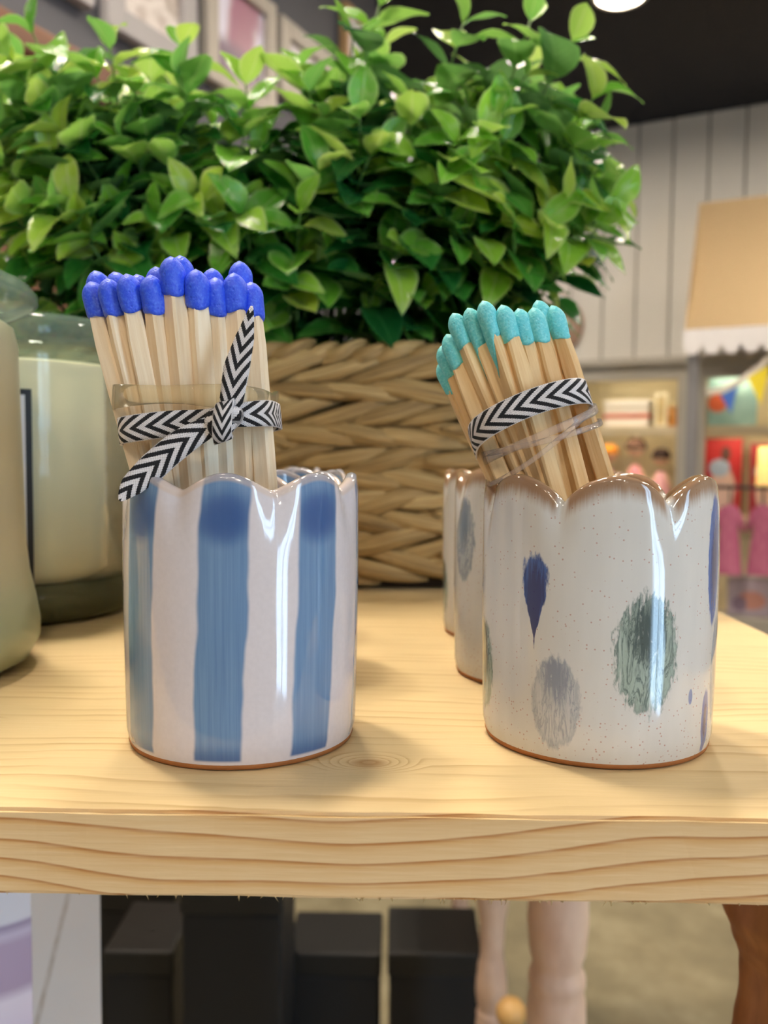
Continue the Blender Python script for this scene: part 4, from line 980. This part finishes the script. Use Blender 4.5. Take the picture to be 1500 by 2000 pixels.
# left gable of the canopy
tri = [R0(p0.x, kt, p0.z), R0(p1.x, kf, p1.z), R0(p0.x, kt, p1.z)]
v = [Vector(p) for p in tri] + [Vector(p) + Vector((.004, 0, 0)) for p in tri]
link('side_panel', mesh('side_panel', v, [(0, 1, 2), (5, 4, 3), (0, 3, 4, 1), (1, 4, 5, 2), (2, 5, 3, 0)], None, False), aw, M_TAN)
zt_, zb_ = p1.z + .006, HK(1337, 694, kf).z; sw = HK(1374, 660, kf).x - p1.x
v, f = [], []; N = int(1.0 / sw * 14)
for i in range(N + 1):
    x = -.004 + 1.0 * i / N; ph = ((x + .004) / sw) % 1; z = zb_ + (1 - math.sqrt(max(0, 1 - (2 * ph - 1) ** 2))) * sw * .7
    for y_ in (-.006, -.001): v += [(x, y_, zt_), (x, y_, z)]
for i in range(N):
    b_ = i * 4; f += [(b_, b_ + 1, b_ + 5, b_ + 4), (b_ + 3, b_ + 2, b_ + 6, b_ + 7), (b_ + 1, b_ + 3, b_ + 7, b_ + 5), (b_ + 2, b_, b_ + 4, b_ + 6)]
link('scalloped_valance', mesh('scalloped_valance', v, f, None, False), aw, plain('white_felt', srgb(238, 234, 236), .8, .02))
M_ADDED_POST = plain('added_grey_post', srgb(134, 132, 134), .6, .04)  # posts added; left one darkens the stile where the awning's shadow falls
xpo = HK(1355, 720, kf + .05).x
for x in (xpo, xr_ - .05):
    lo = R0(x - .02, kf + .03, 0); hi = R0(x + .02, kf + .07, p1.z); link('post', box_mesh('post', lo, hi, .003), aw, M_ADDED_POST)
# bunting between the posts
kb = kf + .02
bp = [HK(px, py, kb) for px, py in ((1378, 768), (1410, 762), (1445, 745), (1475, 724), (1500, 702), (1530, 676))]
bun = room_thing('bunting', 'string of coloured pennants slung under the awning', 'bunting', bp[0])
link('tape', strip('tape', [p - bp[0] for p in bp], [Vector((0, 0, 1))] * 6, .003, [.022] * 6), bun, plain('white_tape', srgb(236, 226, 212), .8, .02))
for px, py, hw, hh, col, nm in ((1424, 764, 17, 44, srgb(72, 116, 206), 'blue'), (1482, 726, 22, 66, srgb(250, 226, 60), 'yellow')):
    a_, b_, c_ = [HK(*q, kb - .004) - bp[0] for q in ((px - hw, py + hw * .5), (px + hw, py - hw * .6), (px + 4, py + hh))]
    e = Vector((0, .003, 0)); link('pennant', mesh('pennant', [a_, b_, c_, a_ + e, b_ + e, c_ + e], [(0, 1, 2), (5, 4, 3), (0, 3, 4, 1), (1, 4, 5, 2), (2, 5, 3, 0)], None, False), bun, plain(nm + '_felt', col, .8, .03))
# warm little lamp bokeh at the right edge
g, w_ = room_item('table_lamp', 'small glowing golden lamp among the red books', 'lamp', 1480, 1512, KU + .1, zmid)
h_ = HK(1490, 870, KU + .1).z - zmid
t = NT('warm_shade'); t.p(Base_Color=srgb(250, 210, 130), Emission_Color=srgb(255, 214, 130), Emission_Strength=0.5, Roughness=.6); 
link('lamp_base', lathe('lamp_base', [(0, 0), (w_ * .35, 0), (w_ * .3, h_ * .08), (w_ * .08, h_ * .12), (w_ * .08, h_ * .5), (0, h_ * .5)], 24, False), g, M_DKM)
link('lamp_shade', lathe('lamp_shade', [(w_ * .5, h_ * .4), (w_ * .38, h_ * .98), (w_ * .36, h_ * .98), (w_ * .48, h_ * .4)], 32, False), g, t.m)
# round wooden plaque on the white boards
kd = KB - .03; pc = HK(1100, 636, kd); rd_ = (HK(1140, 636, kd).x - HK(1060, 636, kd).x) / 2
g = room_thing('wall_plaque', 'round brown wooden plaque hung on the white boards behind turquoise matches', 'plaque', pc)
dk = link('disc', lathe('disc', [(0, 0), (rd_ * .96, 0), (rd_, .004), (rd_, .018), (rd_ * .94, .022), (0, .022)], 56, False), g, grain('plaque_wood', srgb(150, 118, 98), srgb(176, 146, 124), (6, 6, 6))); dk.rotation_euler = (R(90), 0, 0); dk.scale = (1, 1.25, 1)
link('cord', tube('cord', [(-.03, -.004, rd_ * 1.1), (0, -.004, rd_ * 1.5), (.03, -.004, rd_ * 1.1)], .003, 6), g, M_BROWN)

# ------------------------------------------------------------------ pictures on the dark partition, brown cabinet
def frame(px0, px1, pyl, pyt, label, fcol, art, fw=0.035, flip=False):
    """px range on the partition; pyl = pixel (x,y) of the bottom edge, pyt = pixel of the top edge"""
    k0, k1 = HA(px0, 100, PA + .03)[1], HA(px1, 100, PA + .03)[1]; zb_, zt_ = HA(*pyl, PA + .03).z, HA(*pyt, PA + .03).z
    g = room_thing('framed_picture', label, 'picture', Vector((PA + .004, (k0 + k1) / 2, zb_)), 'pictures on the dark wall')
    W, H = k1 - k0, zt_ - zb_; fm = plain('frame_wood', fcol, .5, .04, 12)
    for nm, lo, hi in (('frame_side', (0, -W / 2, 0), (.028, -W / 2 + fw, H)), ('frame_side', (0, W / 2 - fw, 0), (.028, W / 2, H)), ('frame_bar', (0, -W / 2 + fw, 0), (.028, W / 2 - fw, fw)), ('frame_bar', (0, -W / 2 + fw, H - fw), (.028, W / 2 - fw, H))):
        link(nm, box_mesh(nm, lo, hi, .003), g, fm)
    t = NT('framed_art'); x, y, z = t.xyz(t.coord()); c = art(t, t.M('DIVIDE', y, W), t.M('DIVIDE', z, H)); t.p(Base_Color=c, Roughness=.4)
    link('art', box_mesh('art', (.002, -W / 2 + fw, fw), (.012, W / 2 - fw, H - fw)), g, t.m)
def art1(t, y, z):
    n = t.noise(t.coord(), 16, 3); return t.ramp(t.M('ADD', t.M('MULTIPLY', n, .6), t.M('MULTIPLY', z, .5)), [(.25, srgb(120, 92, 76)), (.45, srgb(232, 224, 220)), (.6, srgb(120, 96, 72)), (.85, srgb(206, 190, 160))])
def art2(t, y, z):
    n = t.noise(t.coord(), 6, 3); d = t.M('ABSOLUTE', t.M('ADD', y, t.M('MULTIPLY', t.M('SUBTRACT', n, .5), .5)))
    c = t.mix(t.smooth(d, .30, .14), srgb(224, 220, 238), srgb(166, 116, 138)); return t.mix(t.M('MULTIPLY', t.smooth(z, .5, .35), t.smooth(d, .42, .3)), c, srgb(120, 98, 120))
def art3(t, y, z):
    return t.mix(t.noise(t.coord(), 8, 3), srgb(204, 200, 206), srgb(236, 232, 236))
GF, GB = srgb(168, 164, 166), srgb(176, 168, 158)
frame(212, 386, (300, 100), (300, -150), 'grey framed picture in brown and cream, nearest on the dark wall', GF, art1, .05)
frame(407, 540, (470, 190), (532, 5), 'grey framed picture of a mauve shape on white, middle of the dark wall', GB, art2, .04)
frame(550, 652, (600, 215), (560, 34), 'pale framed white picture, farthest of the three on the dark wall', GB, art3, .045)
frame(676, 722, (700, 190), (700, 22), 'narrow tan and white picture at the end of the dark wall', srgb(196, 158, 112), art3, .02)
frame(40, 186, (170, 8), (150, -260), 'grey framed picture at top left, only its lower corner in view', GF, art1, .05)
# cabinet: stands in front of the partition, its top edge runs away to the right
ca = PA + .30
e0, e1 = HA(20, -12, ca), HA(352, 225, ca); ztc = (e0.z + e1.z) / 2; k0, k1 = HA(-420, 0, ca)[1], HA(345, 200, ca)[1]
cb = room_thing('wooden_cabinet', 'tall brown wooden cabinet against the dark wall at upper left', 'cabinet', Vector((PA + .15, (k0 + k1) / 2, 0)))
W = k1 - k0
link('cabinet_body', box_mesh('cabinet_body', (-.145, -W / 2, 0), (.13, W / 2, ztc - .05), .004), cb, M_CAB)
link('cornice', box_mesh('cornice', (-.145, -W / 2 - .02, ztc - .05), (.15, W / 2 + .02, ztc), .008), cb, M_CAB)
nd = 4
for i in range(nd):
    y0 = -W / 2 + W * i / nd + .01; d_ = link('door', box_mesh('door', (.13, y0, .1), (.145, y0 + W / nd - .02, ztc - .12), .004), cb, M_CAB)
    link('knob', lathe('knob', [(0, 0), (.008, 0), (.006, .01), (.013, .018), (.01, .026), (0, .028)], 20, False), d_, M_DKM, (.145, y0 + .03, .9)).rotation_euler = (0, R(90), 0)

# ------------------------------------------------------------------ below the shelf
# white carton with a lilac candle printed on its front
yb = 0.335
c0 = PY(60, 1850, yb); c1 = PY(199, 1850, yb + .075); 
ex = Vector((c1.x - c0.x, c1.y - c0.y, 0)); wd = ex.length; ex.normalize(); ey = Vector((-ex.y, ex.x, 0))
rzb = math.atan2(ex.y, ex.x)
zbx = zl; Hb = ZS - ST - .02 - zbx
g = thing('candle_carton', 'white carton with a lilac candle printed on its front, under the shelf', 'box', (c0.x, c0.y, zbx), rzb)
t = NT('white_carton'); o_ = t.coord(); x, y, z = t.xyz(o_)
diag_line = t.smooth(t.M('ABSOLUTE', t.M('SUBTRACT', t.M('ADD', z, t.M('MULTIPLY', x, -1.15)), Hb - .135 + .0)), .007, .002)  # darker mottled diagonal line across the side panel
br = t.noise(o_, 160, 2); c = t.mix(t.M('MULTIPLY', t.M('MULTIPLY', diag_line, br), .8), srgb(222, 224, 226), srgb(140, 130, 112)); t.p(Base_Color=c, Roughness=.45)
DB = .14
link('carton_body', box_mesh('carton_body', (0, .0004, 0), (wd, DB, Hb), .0006, 1), g, t.m)
# its printed face looks to the left of the camera: it meets the side panel at the near corner
t = NT('lilac_print'); u_ = t.coord(); x, y, z = t.xyz(u_)
zz = t.M('SUBTRACT', z, Hb); q = t.M('MULTIPLY_ADD', t.M('MULTIPLY', x, x), -6.0, zz)
c = t.ramp(t.M('DIVIDE', t.M('SUBTRACT', t.M('MULTIPLY', q, -1), .070), .060), [(0.0, srgb(226, 228, 240)), (.17, srgb(226, 228, 240)), (.20, srgb(160, 148, 182)), (.26, srgb(210, 202, 226)), (.32, srgb(184, 168, 198)), (.62, srgb(172, 156, 184)), (.70, srgb(224, 216, 232)), (1.0, srgb(212, 200, 222))])
t.p(Base_Color=c, Roughness=.4)
fr = link('printed_front', box_mesh('printed_front', (-.09, -.0012, 0), (0.0, 0.0, Hb), .0003, 1), g, t.m)
fr.rotation_euler = (0, 0, R(-38) - 0.0)
# black boxes on the floor behind
def floor_box(px0, px1, pyf, y, depth, label, mat_top=None, top=None):
    a_ = PY(px0, pyf, y); b_ = PY(px1, pyf, y); H = a_.z
    g = thing('storage_box', label, 'box', ((a_.x + b_.x) / 2, y + depth / 2, 0), 0, 'black storage boxes')
    W = b_.x - a_.x
    link('box_body', box_mesh('box_body', (-W / 2 + .002, -depth / 2 + .002, 0), (W / 2 - .002, depth / 2 - .002, H - .03), .003), g, plain('black_card', srgb(10, 12, 17), .6, .1, 20))
    link('box_lid', box_mesh('box_lid', (-W / 2, -depth / 2, H - .03), (W / 2, depth / 2, H), .003), g, plain('black_card_lid', srgb(18, 17, 15), .55, .1, 20))
floor_box(200, 338, 1858, 1.00, .12, 'black lidded box between the white carton and the tall black box')
floor_box(170, 342, 1740, 1.20, .12, 'dark box standing back behind the black box beside the carton')
floor_box(350, 553, 1735, .92, .13, 'tallest black lidded box standing below the shelf')
floor_box(562, 745, 1862, 1.06, .105, 'low black lidded box in the middle below the shelf')
floor_box(757, 944, 1862, 1.04, .115, 'black lidded box beside the pale turned table legs')
# a table with pale turned legs farther back
tb = thing('side_table', 'pale pinkish wooden table with turned legs beyond the shelf', 'table', (0, 0, 0))
cB2 = PY(961, 1850, .92); zt2 = PY(961, 1690, .92).z
l2 = turned('leg', 0, zt2, 0.0172, beads)
for x, y in ((cB2.x, cB2.y), (cB2.x + .6, cB2.y), (cB2.x, cB2.y + .45), (cB2.x + .6, cB2.y + .45)): link('leg', l2, tb, M_PINKWOOD, (x, y, 0))
link('table_top', box_mesh('table_top', (cB2.x - .04, cB2.y - .04, zt2), (cB2.x + .64, cB2.y + .49, zt2 + .022), .004), tb, M_PINKWOOD)
kp = PY(998, 1978, .86)
kk = thing('wooden_peg', 'small orange wooden knob stand beside the thin pale table leg', 'peg', (kp.x, kp.y, 0))
link('shaft', lathe('shaft', [(0, 0), (.03, 0), (.03, .01), (.006, .02), (.006, kp.z - .01), (0, kp.z - .01)], 20, False), kk, M_BROWN)
link('knob', lathe('knob', [(0, kp.z - .016), (.010, kp.z - .014), (.0155, kp.z - .004), (.0155, kp.z + .004), (.010, kp.z + .012), (0, kp.z + .014)], 24, False), kk, plain('orange_knob', srgb(200, 158, 96), .5))
